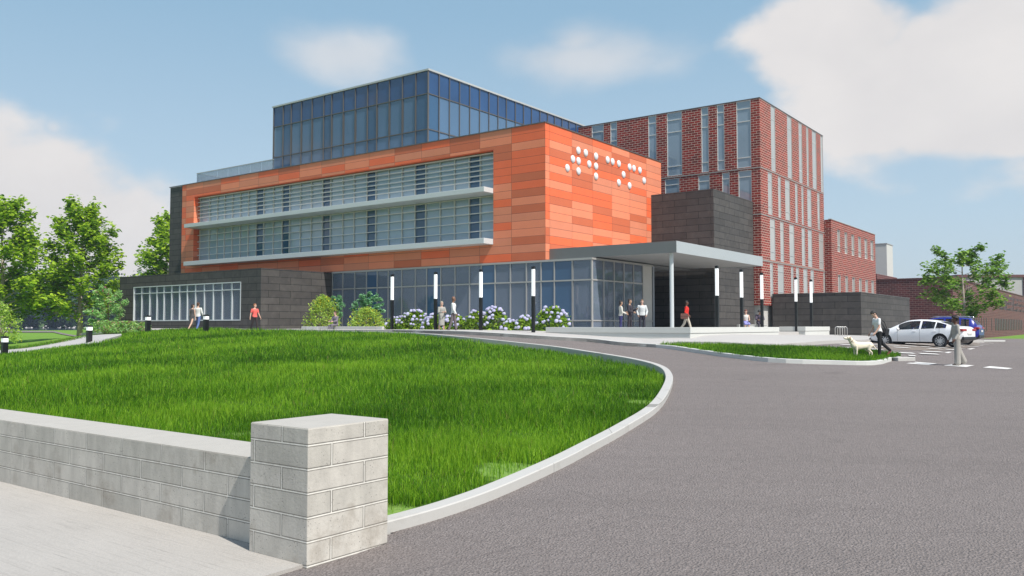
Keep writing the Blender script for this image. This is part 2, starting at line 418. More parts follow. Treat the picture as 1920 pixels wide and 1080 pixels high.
def brushed_mat():
    m, nt, b = newmat('broom finished concrete'); tc = nd(nt, 'ShaderNodeTexCoord')
    mp = nd(nt, 'ShaderNodeMapping'); mp.inputs['Rotation'].default_value = (0, 0, -TH-PI/2+.0)
    nt.links.new(tc.outputs['Object'], mp.inputs[0])
    m2 = nd(nt, 'ShaderNodeMapping'); m2.inputs['Scale'].default_value = (1.1, 34, 1); nt.links.new(mp.outputs[0], m2.inputs[0])
    st_ = noise(nt, m2.outputs[0], 1.0, 5, .75); f = noise(nt, tc.outputs['Object'], 60, 3, .7); g = noise(nt, tc.outputs['Object'], 1.1, 4)
    c = mixc(nt, g, (.375, .35, .32), (.45, .42, .385))
    c = mixc(nt, 1.0, c, ramp(nt, st_, [(.25, .45), (.37, .88), (.5, 1.0)]), 'MULTIPLY')
    c = mixc(nt, 1.0, c, ramp(nt, f, [(.3, .86), (.6, 1.03)]), 'MULTIPLY')
    nt.links.new(c, b.inputs['Base Color']); b.inputs['Roughness'].default_value = .9
    bump(nt, b, mth(nt, 'ADD', f, st_), .5, .01)
    return m
M['brushed'] = brushed_mat()
def soil_mat(name, a, c_, sc=1.2):
    m, nt, b = newmat(name); tc = nd(nt, 'ShaderNodeTexCoord'); o = tc.outputs['Object']
    f = noise(nt, o, sc, 8, .7); g = noise(nt, o, 14, 4, .7)
    c = mixc(nt, f, a, c_); c = mixc(nt, 1.0, c, ramp(nt, g, [(.3, .75), (.7, 1.1)]), 'MULTIPLY')
    nt.links.new(c, b.inputs['Base Color']); b.inputs['Roughness'].default_value = .95; b.inputs['Specular IOR Level'].default_value = .1
    bump(nt, b, g, .5, .04); return m
M['turf'] = soil_mat('turf under the blades', (.04, .09, .012), (.085, .16, .02), 2.2)  # base colour darkened to give the shade between the blades
def bare_spots(spots):
    m = M['turf']; nt = m.node_tree; b = nt.nodes['Principled BSDF']; tc = nd(nt, 'ShaderNodeTexCoord'); o = tc.outputs['Object']; cur = b.inputs['Base Color'].links[0].from_socket
    nz = noise(nt, o, 4, 5, .6); msk = None
    for x, y, z, r in spots:
        v = nt.nodes.new('ShaderNodeVectorMath'); v.operation = 'DISTANCE'; nt.links.new(o, v.inputs[0]); v.inputs[1].default_value = (x, y, z)
        k = mth(nt, 'SUBTRACT', mth(nt, 'ADD', r, mth(nt, 'MULTIPLY', mth(nt, 'SUBTRACT', nz, .5), r*1.4)), v.outputs['Value'])
        msk = k if msk is None else mth(nt, 'MAXIMUM', msk, k)
    pale = mixc(nt, noise(nt, o, 11, 4, .7), (.07, .17, .02), (.26, .38, .10))
    nt.links.new(mixc(nt, ramp(nt, msk, [(0, 0.), (.15, 1.)]), cur, pale), b.inputs['Base Color'])
M['field'] = soil_mat('mown field', (.13, .26, .035), (.19, .33, .05), .25)
M['block_edge'] = brick_mat('kerb stone', 3.0, .5, .006, (.47, .455, .43), (.44, .43, .405), (.25, .24, .22), grime=(3, (.3, .28, .25), .4), bstr=.2)

# base sheet to the horizon
def base_h(x, y):
    x = np.asarray(x, float); y = np.asarray(y, float)
    h = H(np.clip(x, -260, 260), np.clip(y, -150, 350))
    r = np.hypot(x, y); k = np.clip((r-120)/120, 0, 1)
    h = h*(1-k)+.6*k
    # dips under the lawn, drive and lake
    ls, lt = x*RX+y*RY, -x*RY+y*RX
    return h-.06
def grid_sheet(name, mat):
    g = np.concatenate([-np.geomspace(455, 130, 12), np.linspace(-120, 120, 97), np.geomspace(130, 455, 12)])
    X, Y = np.meshgrid(g, g); x = X.ravel(); y = Y.ravel()
    z = base_h(x, y)
    # sink where other sheets of their own height lie
    s_, t_ = x*RX+y*RY, -x*RY+y*RX
    inl = (s_ > 2) & (s_ < 46) & (t_ > 2) & (t_ < 66) & (y < 62) & (x > -62)
    z = np.where(inl, z-.5, z)
    lake = (y > 118) & (x < -20)
    z = np.where(lake, .3, z)
    n = len(g); i = np.arange(n*n).reshape(n, n)
    q = np.stack([i[:-1, :-1], i[:-1, 1:], i[1:, 1:], i[1:, :-1]], -1).reshape(-1)
    o = raw_mesh(name, np.stack([x, y, z], 1), q, np.full((n-1)*(n-1), 4), mat, smooth=True)
    o['kind'] = 'structure'; return o
grid_sheet('ground', M['field'])

kl = catmull(KW, 5)
inner = []
# --- asphalt
pe0 = at_z(582, 1057, 0); pe1 = at_z(505, 1080, 0)
dirx, diry = pe1[0]-pe0[0], pe1[1]-pe0[1]; q = math.hypot(dirx, diry)
pfar = (pe0[0]+dirx/q*14, pe0[1]+diry/q*14)
asp = [(p[0], p[1]) for p in kl]+[st(31, 50), st(31, 58), hit(100,623)[:2], hit(-60,623.2)[:2], hit(-60,620.6)[:2], hit(100,620.4)[:2], hit(212,620.6)[:2], st(35, 66), st(60, 66), (30, 112), (130, 112), (130, -12), pfar, st(4.72, 5.9), st(5.9, 5.75)]
patch('drive', asp, H, 0, M['asphalt'], 1.5)
# --- near pavement
patch('pavement', [(pe0[0], pe0[1]), pfar, (-60, pfar[1]), (-60, 40), st(4.9, 60), st(4.9, 6.4)], lambda x, y: np.zeros(len(x)), .012, M['brushed'], 50, skirt=.2)
# --- lawn
lw = [(p[0], p[1]) for p in kl]
pth = catmull(PATHP, 4)
lawn_out = lw+[st(30.9, 50), st(30.9, 56), (-24.5, 52.5)]+[(p[0], p[1]) for p in reversed(pth)]+[(-34, 38), (-42, 36)]+[st(SWB-.05, 52), st(SWB-.05, 5.9)]
patch('lawn', lawn_out, LH, 0, M['turf'], 1.0)
k1 = ribbon('kerb', [(kl[0][0]+(kl[0][0]-kl[1][0])*1.2, kl[0][1]+(kl[0][1]-kl[1][1])*1.2)]+kl, .2, H, .115, .5, M['block_edge'], side=1); k1['kind'] = 'structure'
# --- left footpath
pw = []
for i, p in enumerate(pth):
    pw.append((p[0]-.1, p[1], p[2]+.01))
fp = MB()
pf = catmull(PATHF, 4)
for a, b, c_, d_ in zip(pth, pth[1:], pf[1:], pf):
    q = lambda p, k: (p[0], p[1], p[2]+k)
    m1 = tuple((u+v)/2 for u, v in zip(b, c_)); m0 = tuple((u+v)/2 for u, v in zip(a, d_))
    fp.add([q(a, .05), q(b, .05), q(m1, .08), q(m0, .08)], [(0, 1, 2, 3)]); fp.add([q(a, .05), q(a, -.6), q(b, -.6), q(b, .05)], [(0, 1, 2, 3)]); fp.add([q(m0, .08), q(m1, .08), q(c_, .05), q(d_, .05)], [(0, 1, 2, 3)])
fp.add([(pth[-1][0], pth[-1][1], pth[-1][2]+.05), (pf[-1][0], pf[-1][1], pf[-1][2]+.05), (pf[-1][0], pf[-1][1], .9), (pth[-1][0], pth[-1][1], .9)], [(0, 1, 2, 3)])
fp.build('path', M['paving'])['kind'] = 'structure'
# --- plaza at the foot of the building
fl = catmull(FW, 4)
i5 = 5*4                                     # up to the start of the island
ptop = lambda k: .17
pk = ribbon('kerb', fl[:i5+1], .18, H, ptop, .4, M['white_conc'], side=1); pk['kind'] = 'structure'
plaza = [(p[0], p[1]) for p in fl[:i5+1]]+[hit(1240,650)[:2], hit(1440,654)[:2], hit(1508,649)[:2], hit(1640,642)[:2], st(63, 8), st(80, 12), st(80, 20), st(62, 30), st(45, 66), st(33, 66), st(31.7, 64), st(31.7, 50)]
patch('plaza', plaza, lambda x, y: H(x, y), .15, M['paving'], 1.5, skirt=.2)
# --- island
isl = fl[i5:]
iback = [hit(1690,672), hit(1640,665), hit(1560,659), hit(1440,655.5), hit(1330,652), hit(1240,650)]
ib = catmull(iback, 3)
patch('island_soil', [(p[0], p[1]) for p in isl]+[(p[0], p[1]) for p in ib], H, .10, M['turf'], 1.0)
ribbon('kerb', isl, .2, H, .15, .3, M['white_conc'], side=1)['kind'] = 'structure'
ribbon('kerb', catmull([hit(1690,674.5), hit(1640,667), hit(1560,661), hit(1510,659)], 3), .15, H, .12, .3, M['conc'], side=1)['kind'] = 'structure'
# kerb end stone at the right of the island
c = hit(1690, 675)

# ================================================================== BUILDINGS
def frame_root(name, s, t, z, label, cat, group=None):
    x, y = st(s, t); r = empty(name, (x, y, z), TH); tag(r, label, cat, group)
    return r, (s, t, z)

# ---------------- garden wall and pillar
M['block'] = brick_mat('concrete block', .76, .2, .008, (.60, .56, .50), (.51, .48, .425), (.80, .76, .69), grime=(1.8, (.26, .22, .175), .65), blotch=.2, oy=.05, ox=.12, bstr=.6, smooth=.3, pits_joint_shade=True)
M['top_conc'] = simple('pale weathered top', (.42, .395, .355), .9, 0, .10, 5, bmp=.15)
def wall_block(name, s0, s1, t0, t1, z1, label, cat):
    r, off = frame_root(name, s0, (t0+t1)/2, 0, label, cat)
    mb = MB(); mb.box(s0, s1, t0, t1, -.3, z1)
    mb.build('blockwork', M['block'], r, off, bevel=.008)
    m2 = MB(); m2.box(s0+.004, s1-.004, t0+.004, t1-.004, z1-.01, z1+.004)
    m2.build('coping', M['top_conc'], r, off, bevel=.004)
    return r
wall_block('garden_wall', 4.83, SWB, 6.363, 60, .79, 'long low wall of pale concrete blocks between the pavement and the lawn', 'wall')
wall_block('wall_pillar', 4.67, 5.61, 5.58, 6.36, 1.14, 'square pale concrete block pillar at the end of the low wall, beside the drive', 'pillar')

# ---------------- main building
mb_root, OFF = frame_root('college_building', 40.4, 27.5, 1.6, 'modern building with orange panelled box, blue glass top storey and charcoal stone wing', 'building')
ZT = 13.95
S0, T0, TL, TD = 40.4, 27.5, 64.85, 66.75
RT, RB, RL, RR = 12.83, 7.0, 63.1, 31.35       # recess: top, bottom, left end, right end
SG = 41.05
o = MB()
o.box(S0, SG, T0, RR, 5.86, ZT); o.box(S0, SG, RL, TL, 5.86, ZT)
o.box(S0, SG, RR, RL, RT, ZT); o.box(S0, SG, RR, RL, 5.86, RB)
o.box(SG, 55.4, T0, T0+.3, 5.86, ZT)
panels = o.build('orange_cladding', M['orange'], mb_root, OFF)
o = MB(); o.box(SG+.01, 55.3, T0+.3, TD-.05, 13.5, 13.8); o.build('roof', M['conc'], mb_root, OFF)
o = MB(); o.box(S0-.05, S0+.02, T0-.03, TD+.03, ZT, ZT+.06); o.box(S0+.02, 55.45, T0-.05, T0+.02, ZT, ZT+.06); o.build('parapet_cap', M['mullion_dark'], mb_root, OFF)
o = MB(); o.box(S0+.05, 55.3, TL, TD, 1.5, ZT-.002); o.build('stone_end_wall', M['stone'], mb_root, OFF)
# body behind
o = MB(); o.box(45.6, 55.2, T0+.35, TL-.05, 1.5, 13.5); o.build('inner_wall', M['int_wall'], mb_root, OFF)
o = MB(); o.box(SG+.02, 45.55, RR-1, RL+.3, 9.9, 10.4); o.box(SG+.02, 45.55, T0+.35, TL-.05, 5.87, 6.9); o.build('floor_slab', M['int_wall'], mb_root, OFF)

# recessed windows with louvres
MU = [375,394.5,409,422.5,437,452,467,482,496,514,530.5,544.5,564.5,585,606,621,644,665,689,706,730,755,779.5,799.5,826.5,853.5,881,901.8]
mt = [at_s(x, 400, SG)[1] for x in MU]
tt = [RL]+mt[1:]+[RR]
lou_up = [at_s(923, y, 40.6)[2] for y in (285.6,295.7,305.9,315.2,324.8,334.6)]
lou_lo = [at_s(923, y, 40.6)[2] for y in (379.6,396.1,413,430.4)]
for (z0, z1, lou, nm) in ((10.46, RT, lou_up, 'window_band'), (7.35, 10.12, lou_lo, 'window_band')):
    fr = MB()
    for t in tt: fr.box(SG-.10, SG+.04, t-.035, t+.035, z0, z1)
    fr.box(SG-.08, SG+.03, RR, RL, z0-.0, z0+.07); fr.box(SG-.08, SG+.03, RR, RL, z1-.07, z1-.002)
    w = fr.build(nm, M['louvre'], mb_root, OFF)
    for a, b in zip(tt, tt[1:]):
        p = MB(); wide = abs(a-b)
        p.box(SG+.0, SG+.025, b+.036, a-.036, z0+.071, z1-.073)
        p.build('pane', M['glass_dk'] if wide < .98 else M['glass_up'], w, OFF)
    for z in lou:
        l = MB(); l.box(SG-.31, SG-.17, RR+.03, RL-.03, z-.03, z+.015)
        for t in tt[::1]: l.box(SG-.18, SG-.09, t-.012, t+.012, z-.025, z+.01)
        l.build('louvre', M['louvre'], w, OFF)
    # blinds and desks just behind the glass
    b_ = MB()
    for a, b in zip(tt, tt[1:]):
        if random.random() < .8:
            b_ = MB(); b_.box(SG+.25, SG+.27, b+.14, a-.12, z0+.2, z0+.2+(z1-z0)*random.uniform(.5, .8)); b_.build('blind', M['int_wall'], w, OFF)
for z0, z1, dp in ((10.13, 10.44, .9), (6.98, 7.32, .9)):
    o = MB(); o.box(S0-dp, SG-.1, RR+.02, RL-.02, z0, z1)
    l = o.build('sunshade_ledge', M['ledge'], mb_root, OFF, bevel=.015)

# white discs on the right face
DOT = [(751,327),(806,345),(883,370),(710,391),(752,405),(832,429),(883,445),(669,458),(752,482),(883,520),(970,397),(1007,411),(1054,426),(1134,451),(1167,462),(1211,476),(1089,508),(1243,554),(1054,568),(1134,591)]
for x, y in DOT:
    s_, t_, z_ = at_t(900+x/4, 200+y/4, T0-.15)
    d = MB(); d.ell((s_, T0-.02, z_), (.235, .10, .235), nu=20, nv=12)
    d.build('domed_disc', M['disc'], mb_root, OFF, smooth=True)

# penthouse
PS, PT, PZ = 42.0, 38.2, at_s(801, 129.5, 42.0)[2]
PL = at_s(513, 250, PS)[1]
zb1, zb2 = at_s(801, 175.5, PS)[2], at_s(801, 242, PS)[2]
ML = [at_s(500+x/4, 220, PS)[1] for x in (55,127,187,263,343,430,490,577,667,758,828,922,1020,1120)]+[PT]
MR = [PS]+[at_t(x, 190, PT)[0] for x in (822.5,842,861,880,898.5,916,933,948.7,965.5,981,996,1011.7,1026,1039,1053,1066,1079.5,1094)]
ph = MB()
for t in ML: ph.box(PS-.07, PS+.05, t-.03, t+.03, 13.5, PZ-.12)
for s_ in MR[1:]: ph.box(s_-.03, s_+.03, PT-.07, PT+.05, 13.5, PZ-.12)
for z in (zb1, zb2):
    ph.box(PS-.05, PS+.04, PT, PL, z-.03, z+.03); ph.box(PS, MR[-1], PT-.05, PT+.04, z-.03, z+.03)
for i_, (a, b) in enumerate(zip(ML, ML[1:])):
    if i_ in (1, 5, 9, 13): continue
    for z0, z1 in ((zb2+.1, zb1-.1),):
        ph.box(PS-.02, PS-.001, a-.10, a-.07, z0, z1); ph.box(PS-.02, PS-.001, b+.07, b+.10, z0, z1)
pent = ph.build('glass_penthouse', M['mullion_dark'], mb_root, OFF)
cp = MB(); cp.box(PS-.1, MR[-1]+.1, PT-.1, PL+.1, PZ-.12, PZ); cp.build('roof_edge', M['steel_pale'], pent, OFF)
opaque_l = {0, 5, 9, 13, 1}
for i, (a, b) in enumerate(zip(ML, ML[1:])):
    for (z0, z1, k) in ((zb1+.03, PZ-.125, 0), (zb2+.03, zb1-.03, 1), (13.5, zb2-.03, 2)):
        p = MB(); p.box(PS, PS+.025, b+.03, a-.03, z0, z1)
        p.build('spandrel' if k == 0 else 'pane', M['spandrel'] if k == 0 else (M['glass_dk'] if i in (1, 5, 9, 13) else M['glass_pent']), pent, OFF)
for i, (a, b) in enumerate(zip(MR, MR[1:])):
    for (z0, z1, k) in ((zb1+.03, PZ-.125, 0), (13.5, zb1-.03, 1)):
        p = MB(); p.box(a+.03, b-.03, PT, PT+.025, z0, z1)
        p.build('spandrel' if k == 0 else 'pane', M['spandrel'] if k == 0 else (M['glass_dk'] if i == 0 else M['glass_pent']), pent, OFF)
inn = MB()
inn.box(PS+4.5, PS+4.7, PT+.3, PL-.2, 13.5, PZ-.3); inn.box(PS+.1, MR[-1], PT+.2, PL-.1, PZ-.2, PZ-.13)
inn.box(PS+.3, MR[-1], PT+4.5, PT+4.7, 13.5, PZ-.3)
for t in (44, 49, 53.5): inn.box(PS+.6, PS+4.5, t, t+.2, 13.5, PZ-.3)
for t in np.arange(40, 53, 1.5): inn.box(PS+4.42, PS+4.5, t, t+.9, 13.5, 15.9)
inn.build('inner_partition', M['int_wall'], pent, OFF)
fl_ = MB(); fl_.box(MR[-1]+.0, MR[-1]+.2, PT+.1, PL, 13.5, PZ-.12); fl_.box(PS+.2, MR[-1], PL-.1, PL, 13.5, PZ-.12); fl_.build('rear_wall', M['int_wall'], pent, OFF)
# roof terrace railing
ra, rb = at_s(369, 325, 41.0), at_s(513, 298, 41.0)
rail = MB(); rail.box(40.97, 41.03, rb[1], ra[1], ra[2]-.04, ra[2]); rail.box(41.03, 45.5, ra[1]-.06, ra[1], ra[2]-.04, ra[2])
rr_ = rail.build('terrace_railing', M['steel_pale'], mb_root, OFF)
gl = MB(); n = 7
for i in range(n):
    a = rb[1]+(ra[1]-rb[1])*i/n; b = rb[1]+(ra[1]-rb[1])*(i+1)/n
    gl.box(40.99, 41.01, a+.02, b-.02, 13.5, ra[2]-.045)
gl.box(41.05, 45.4, ra[1]-.04, ra[1]-.02, 13.5, ra[2]-.045)
gl.build('glass_panel', M['rail_glass'], rr_, OFF)

# ground floor lobby glazing
LT, LE = 24.4, at_t(1222.5, 500, 24.4)[0]
LM = [at_s(600+x/4, 560, S0)[1] for x in (88,167,257,345,425,508,610,712,797,903,1010,1118,1207,1310,1425,1545,1655,1755,1890)]
LM += [at_s(1073, 560, S0)[1], LT]
LR = [S0]+[at_t(x, 560, LT)[0] for x in (1131,1150.5,1169,1187,1204.5)]
ZLT = 5.84
lb = MB()
for t in LM: lb.box(S0+.02, S0+.14, t-.035, t+.035, 1.66, ZLT)
for s_ in LR[1:]: lb.box(s_-.035, s_+.035, LT-.06, LT+.06, 1.66, ZLT)
lb.box(S0-.02, S0+.1, LT-.06, LM[0], ZLT-.1, ZLT+.015); lb.box(S0, LE, LT-.08, LT+.08, ZLT-.1, ZLT+.01)
lb.box(S0+.01, S0+.12, LT, LM[0], 4.57, 4.65); lb.box(S0, LR[-1], LT-.05, LT+.05, 4.57, 4.65)
lb.box(S0+.01, S0+.12, LT, at_s(1060, 600, S0)[1], 2.28, 2.35); lb.box(S0, LE, LT-.05, LT+.05, 2.28, 2.35)
lb.box(S0+.01, S0+.12, LT, LM[0], 1.62, 1.74); lb.box(S0, LE, LT-.05, LT+.05, 1.62, 1.74)
lobby = lb.build('lobby_glazing', M['mullion'], mb_root, OFF)
dkp = {3, 8, 12, 16, 17}
for i, (a, b) in enumerate(zip(LM, LM[1:])):
    p = MB(); p.box(S0+.06, S0+.085, b+.036, a-.036, 1.745, 4.568); p.box(S0+.06, S0+.085, b+.036, a-.036, 4.652, ZLT-.102)
    p.build('pane', M['glass_dk'] if i in dkp else M['glass'], lobby, OFF)
for i, (a, b) in enumerate(zip(LR, LR[1:])):
    p = MB(); p.box(a+.036, b-.036, LT-.012, LT+.012, 1.745, 4.568); p.box(a+.036, b-.036, LT-.012, LT+.012, 4.652, ZLT-.102)
    p.build('pane', M['glass'], lobby, OFF)
o = MB(); o.box(LR[-1]+.04, LE, LT+.02, LT+1.2, 1.6, ZLT); o.build('pier', M['conc'], mb_root, OFF)
o = MB(); o.box(S0+.15, 45.5, LT+.1, T0+.1, ZLT+.011, ZLT+.03); o.box(45.5, 53.7, LT+.1, T0+.1, ZLT+.011, ZLT+.03)
o.box(S0+.2, 45.5, T0+.1, TL, ZLT-.04, ZLT+.02); o.build('lobby_ceiling', M['soffit'], mb_root, OFF)
o = MB(); o.box(S0-.02, 53.7, LT-.02, TL, 1.60, 1.665); o.build('lobby_floor', M['int_floor'], mb_root, OFF)
o = MB()
o.box(48.2, 48.4, LT+.15, LM[0], 1.67, ZLT-.05)
o.build('lobby_rear_wall', M['int_wall'], mb_root, OFF)
for t in np.arange(25.1, 28.4, 1.05):
    d = MB(); d.box(48.12, 48.19, t, t+.1, 1.67, 4.1); d.box(48.12, 48.19, t+.85, t+.95, 1.67, 4.1); d.box(48.12, 48.19, t+.1, t+.85, 4.0, 4.1); d.box(48.12, 48.19, t+.42, t+.52, 1.67, 4.0)
    d.build('inner_door', M['int_line'], mb_root, OFF)
for t, w_ in ((31, 1.5), (37.5, 2.2), (43.5, 1.6)):
    d = MB(); d.box(43.8, 44.3, t, t+w_, 1.67, ZLT-.05); d.build('lobby_column', M['int_wall'], mb_root, OFF)
sr = MB()
for i in range(14): sr.box(44.2, 45.6, 29.2+i*.28, 29.2+(i+1)*.28+.03, 1.67+i*.28+.02, 1.67+i*.28+.08)
sr.tube([(44.2, 29.2, 1.75), (44.2, 29.2+14*.28, 1.67+14*.28)], .06, 6); sr.tube([(44.2, 29.2, 2.7), (44.2, 29.2+14*.28, 2.7+14*.28)], .025, 6)
sr.build('staircase', M['int_line'], mb_root, OFF)

# canopy
SC, TC = 40.8, 19.4
cz0, cz1 = 5.9, 6.52
SE = at_t(1430, 490, TC)[0]
o = MB(); o.box(SC+.03, SE-.03, TC+.03, T0-.02, cz0+.03, cz1-.02, 0)
o.box(SC, SC+.028, TC, T0-.01, cz0, cz1, 1); o.box(SC+.03, SE, TC, TC+.028, cz0, cz1, 2); o.box(SE-.028, SE, TC+.03, 22.75, cz0, cz1, 2)
cn = o.build('entrance_canopy', [M['soffit'], M['fascia_dark'], M['canopy']], mb_root, OFF)
o = MB(); cc = (SC+.45, TC+.5)
o.tube([(cc[0], cc[1], 1.6), (cc[0], cc[1], cz0+.02)], .11, 20, m=0); o.build('canopy_column', M['ledge'], cn, OFF, smooth=False)

# charcoal stair block
o = MB(); o.box(53.8, 61.15, 22.8, 30, 1.3, 11.35); o.build('stone_stair_block', M['stone'], mb_root, OFF)
# charcoal wing on the left
WA, WT0 = 34.4, 45.96
WT1 = at_s(224, 560, WA)[1]
wl, wr = at_s(250, 570, WA)[1], at_s(451.5, 570, WA)[1]
wz0, wz1 = at_s(451.5, 601, WA)[2], at_s(451.5, 528, WA)[2]
WZ = 5.82
o = MB()
o.box(WA, WA+.4, WT0, wr, 1.3, WZ); o.box(WA, WA+.4, wl, WT1, 1.3, WZ); o.box(WA, WA+.4, wr, wl, wz1, WZ); o.box(WA, WA+.4, wr, wl, 1.3, wz0)
o.box(WA+.4, 40.38, WT0, WT0+.3, 1.3, WZ); o.box(WA+.4, 46, WT1-.3, WT1, 1.3, WZ); o.box(WA+.4, 40.38, WT0+.3, WT1-.3, WZ-.3, WZ-.05)
wing = o.build('stone_wing', M['stone'], mb_root, OFF)
wf = MB()
wm = [at_s(200+x/4, 570, WA)[1] for x in (258,318,372,425,483,542,600,662,728,795,862,935)]
for t in wm: wf.box(WA+.02, WA+.16, t-.035, t+.035, wz0+.05, wz1-.05)
ztr = at_s(451.5, 542.5, WA)[2]
wf.box(WA-.02, WA+.16, wr, wr+.07, wz0, wz1); wf.box(WA-.02, WA+.16, wl-.07, wl, wz0, wz1); wf.box(WA-.02, WA+.16, wr, wl, wz1-.06, wz1); wf.box(WA-.02, WA+.16, wr, wl, wz0, wz0+.07); wf.box(WA+.01, WA+.14, wr, wl, ztr-.03, ztr+.03)
wn_ = wf.build('window', M['ledge'], wing, OFF)
# blinds and panes
cur = MB()
bm_ = simple('pale blue blind', (.62, .72, .82), .8)
for t in wm: cur = MB(); cur.box(WA+.19, WA+.23, t+.04, t+.40, wz0, wz1); cur.build('vertical_blind', bm_, mb_root, OFF)
for a, b in zip([wl-.07]+wm, wm+[wr+.07]):
    p = MB(); p.box(WA+.08, WA+.1, b+.036, a-.036, wz0+.07, ztr-.03); p.box(WA+.08, WA+.1, b+.036, a-.036, ztr+.03, wz1-.06)
    p.build('wing_pane', M['glass_clear'], mb_root, OFF)
o = MB(); o.box(WA+2.2, WA+2.3, WT0+.4, WT1-.4, 1.5, WZ-.4); o.build('wing_inner_wall', M['int_wall'], mb_root, OFF)

# ---------------- brick tower
tw, TOFF = frame_root('brick_tower', 61.2, 22.2, 1.3, 'tall red brick block with narrow vertical windows and pale bands, behind the orange box', 'building')
TS, TT, TZ = 61.2, 22.2, at_s(1429, 183, 61.2)[2]
T1, S1 = 48.0, 77.1
zb = [at_s(1429, y, TS)[2] for y in (572, 487.5, 401, 313)]
BW = .03; M['band'] = simple('grey stone band', (.30, .28, .26), .85)
def wins_s(spans, z0, z1):
    out = []
    for a, b in spans: 
        ta, tb = at_s(a, 250, TS)[1], at_s(b, 250, TS)[1]; out.append((tb, ta, z0, z1))
    return out
WL = wins_s([(1109.5,1132),(1144.5,1157),(1215.5,1230.5),(1250.5,1278.5),(1315,1328.5),(1344.5,1358),(1381,1408)], zb[3]+.10, TZ-.01)
WL += wins_s([(1246,1273),(1308.5,1329.5),(1353,1367),(1383.5,1408)], zb[2]+.2, zb[3]-.12)
def z8(a, b): return (1180+a/4, 1180+b/4)
R4 = [z8(1065,1097), z8(1187,1220), z8(1273,1297), z8(1330,1345), z8(1373,1403), z8(1435,1452)]
R3 = [z8(1037,1068), z8(1113,1133), z8(1165,1200), z8(1240,1258), z8(1287,1302), z8(1330,1360), z8(1405,1422)]
R2 = [(1442,1451.5),(1461,1467.5),(1478,1487),(1501,1507),(1512.5,1520),(1533,1541)]
R1 = [(1441,1446.5),(1455.5,1466.5),(1480,1484.5),(1489.5,1495),(1503,1510.5),(1516.5,1522.5),(1540,1547)]
WR = []
for spans, z0, z1 in ((R4, zb[3]+.12, TZ-.01), (R3, zb[2]+.15, zb[3]-.12), (R2, zb[1]+.15, zb[2]-.12), (R1, zb[0]+.6, zb[1]-.12)):
    for a, b in spans: WR.append((at_t(a, 300, TT)[0], at_t(b, 300, TT)[0], z0, z1))
# body with real recesses: core set back, brick skin in front of it
RC = .08
def skin(mb, wins, u0, u1, z0, z1, put):
    """wall plane minus window rectangles, as butted boxes"""
    zs = sorted({z0, z1}|{round(w[2], 3) for w in wins}|{round(w[3], 3) for w in wins})
    for a, b in zip(zs, zs[1:]):
        m = (a+b)/2; hs = sorted([(w[0], w[1]) for w in wins if w[2] < m < w[3]])
        u = u0
        for p, q in hs:
            if p > u: put(mb, u, p, a, b)
            u = max(u, q)
        if u < u1: put(mb, u, u1, a, b)
sk = MB()
skin(sk, WL, TT, T1, zb[0], TZ, lambda mb, a, b, z0, z1: mb.box(TS, TS+RC, a, b, z0, z1))
skin(sk, WR, TS+RC, S1, zb[0], TZ, lambda mb, a, b, z0, z1: mb.box(a, b, TT, TT+RC, z0, z1))
sk.build('brick_wall', M['brick'], tw, TOFF)
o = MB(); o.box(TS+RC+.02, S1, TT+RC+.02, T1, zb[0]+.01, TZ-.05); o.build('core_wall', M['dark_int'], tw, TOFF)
o = MB(); o.box(TS-.03, TS+.3, TT-.03, T1, TZ, TZ+.07); o.box(TS+.3, S1+.03, TT-.03, TT+.3, TZ, TZ+.07); o.build('parapet_cap', M['mullion_dark'], tw, TOFF)
for z in zb[1:]:
    o = MB(); o.box(TS-BW, TS-.001, TT-BW, T1, z-.045, z+.045); o.box(TS-.001, S1, TT-BW, TT-.001, z-.045, z+.045); o.build('stone_band', M['band'], tw, TOFF)
for (a, b, z0, z1) in WL:
    f = MB(); d = .045
    f.box(TS+.01, TS+.054, a, a+d, z0, z1); f.box(TS+.01, TS+.054, b-d, b, z0, z1); f.box(TS+.01, TS+.054, a+d, b-d, z0, z0+d); f.box(TS+.01, TS+.054, a+d, b-d, z1-d, z1)
    fr_ = (.12, .31, .85) if z1 > 15 else (.15, .8)
    for q in fr_: zz = z1-(z1-z0)*q; f.box(TS+.015, TS+.054, a+d, b-d, zz-.03, zz+.03)
    w = f.build('window', M['louvre'], tw, TOFF)
    p = MB(); p.box(TS+.055, TS+.07, a, b, z0, z1); p.build('pane', M['glass_twr'], w, TOFF)
    p = MB(); zz = z1-(z1-z0)*.31; p.box(TS+.085, TS+.088, a+.12, b-.02, zz-.5, zz-.06); p.build('blind', M['int_wall'], w, TOFF)
for i, (a, b, z0, z1) in enumerate(WR):
    f = MB(); d = .045
    f.box(a, a+d, TT+.005, TT+.034, z0, z1); f.box(b-d, b, TT+.005, TT+.034, z0, z1); f.box(a+d, b-d, TT+.005, TT+.034, z0, z0+d); f.box(a+d, b-d, TT+.005, TT+.034, z1-d, z1)
    for q in (.2, .8): zz = z1-(z1-z0)*q; f.box(a+d, b-d, TT+.01, TT+.034, zz-.03, zz+.03)
    w = f.build('window', M['steel_pale'], tw, TOFF)
    p = MB(); p.box(a, b, TT+.035, TT+.05, z0, z1); p.build('pane', M['glass_sky_painted'], w, TOFF)
o = MB(); o.box(61.5, 76.8, 22.5, 30, .9, zb[0]); o.build('base_wall', M['conc'], tw, TOFF)

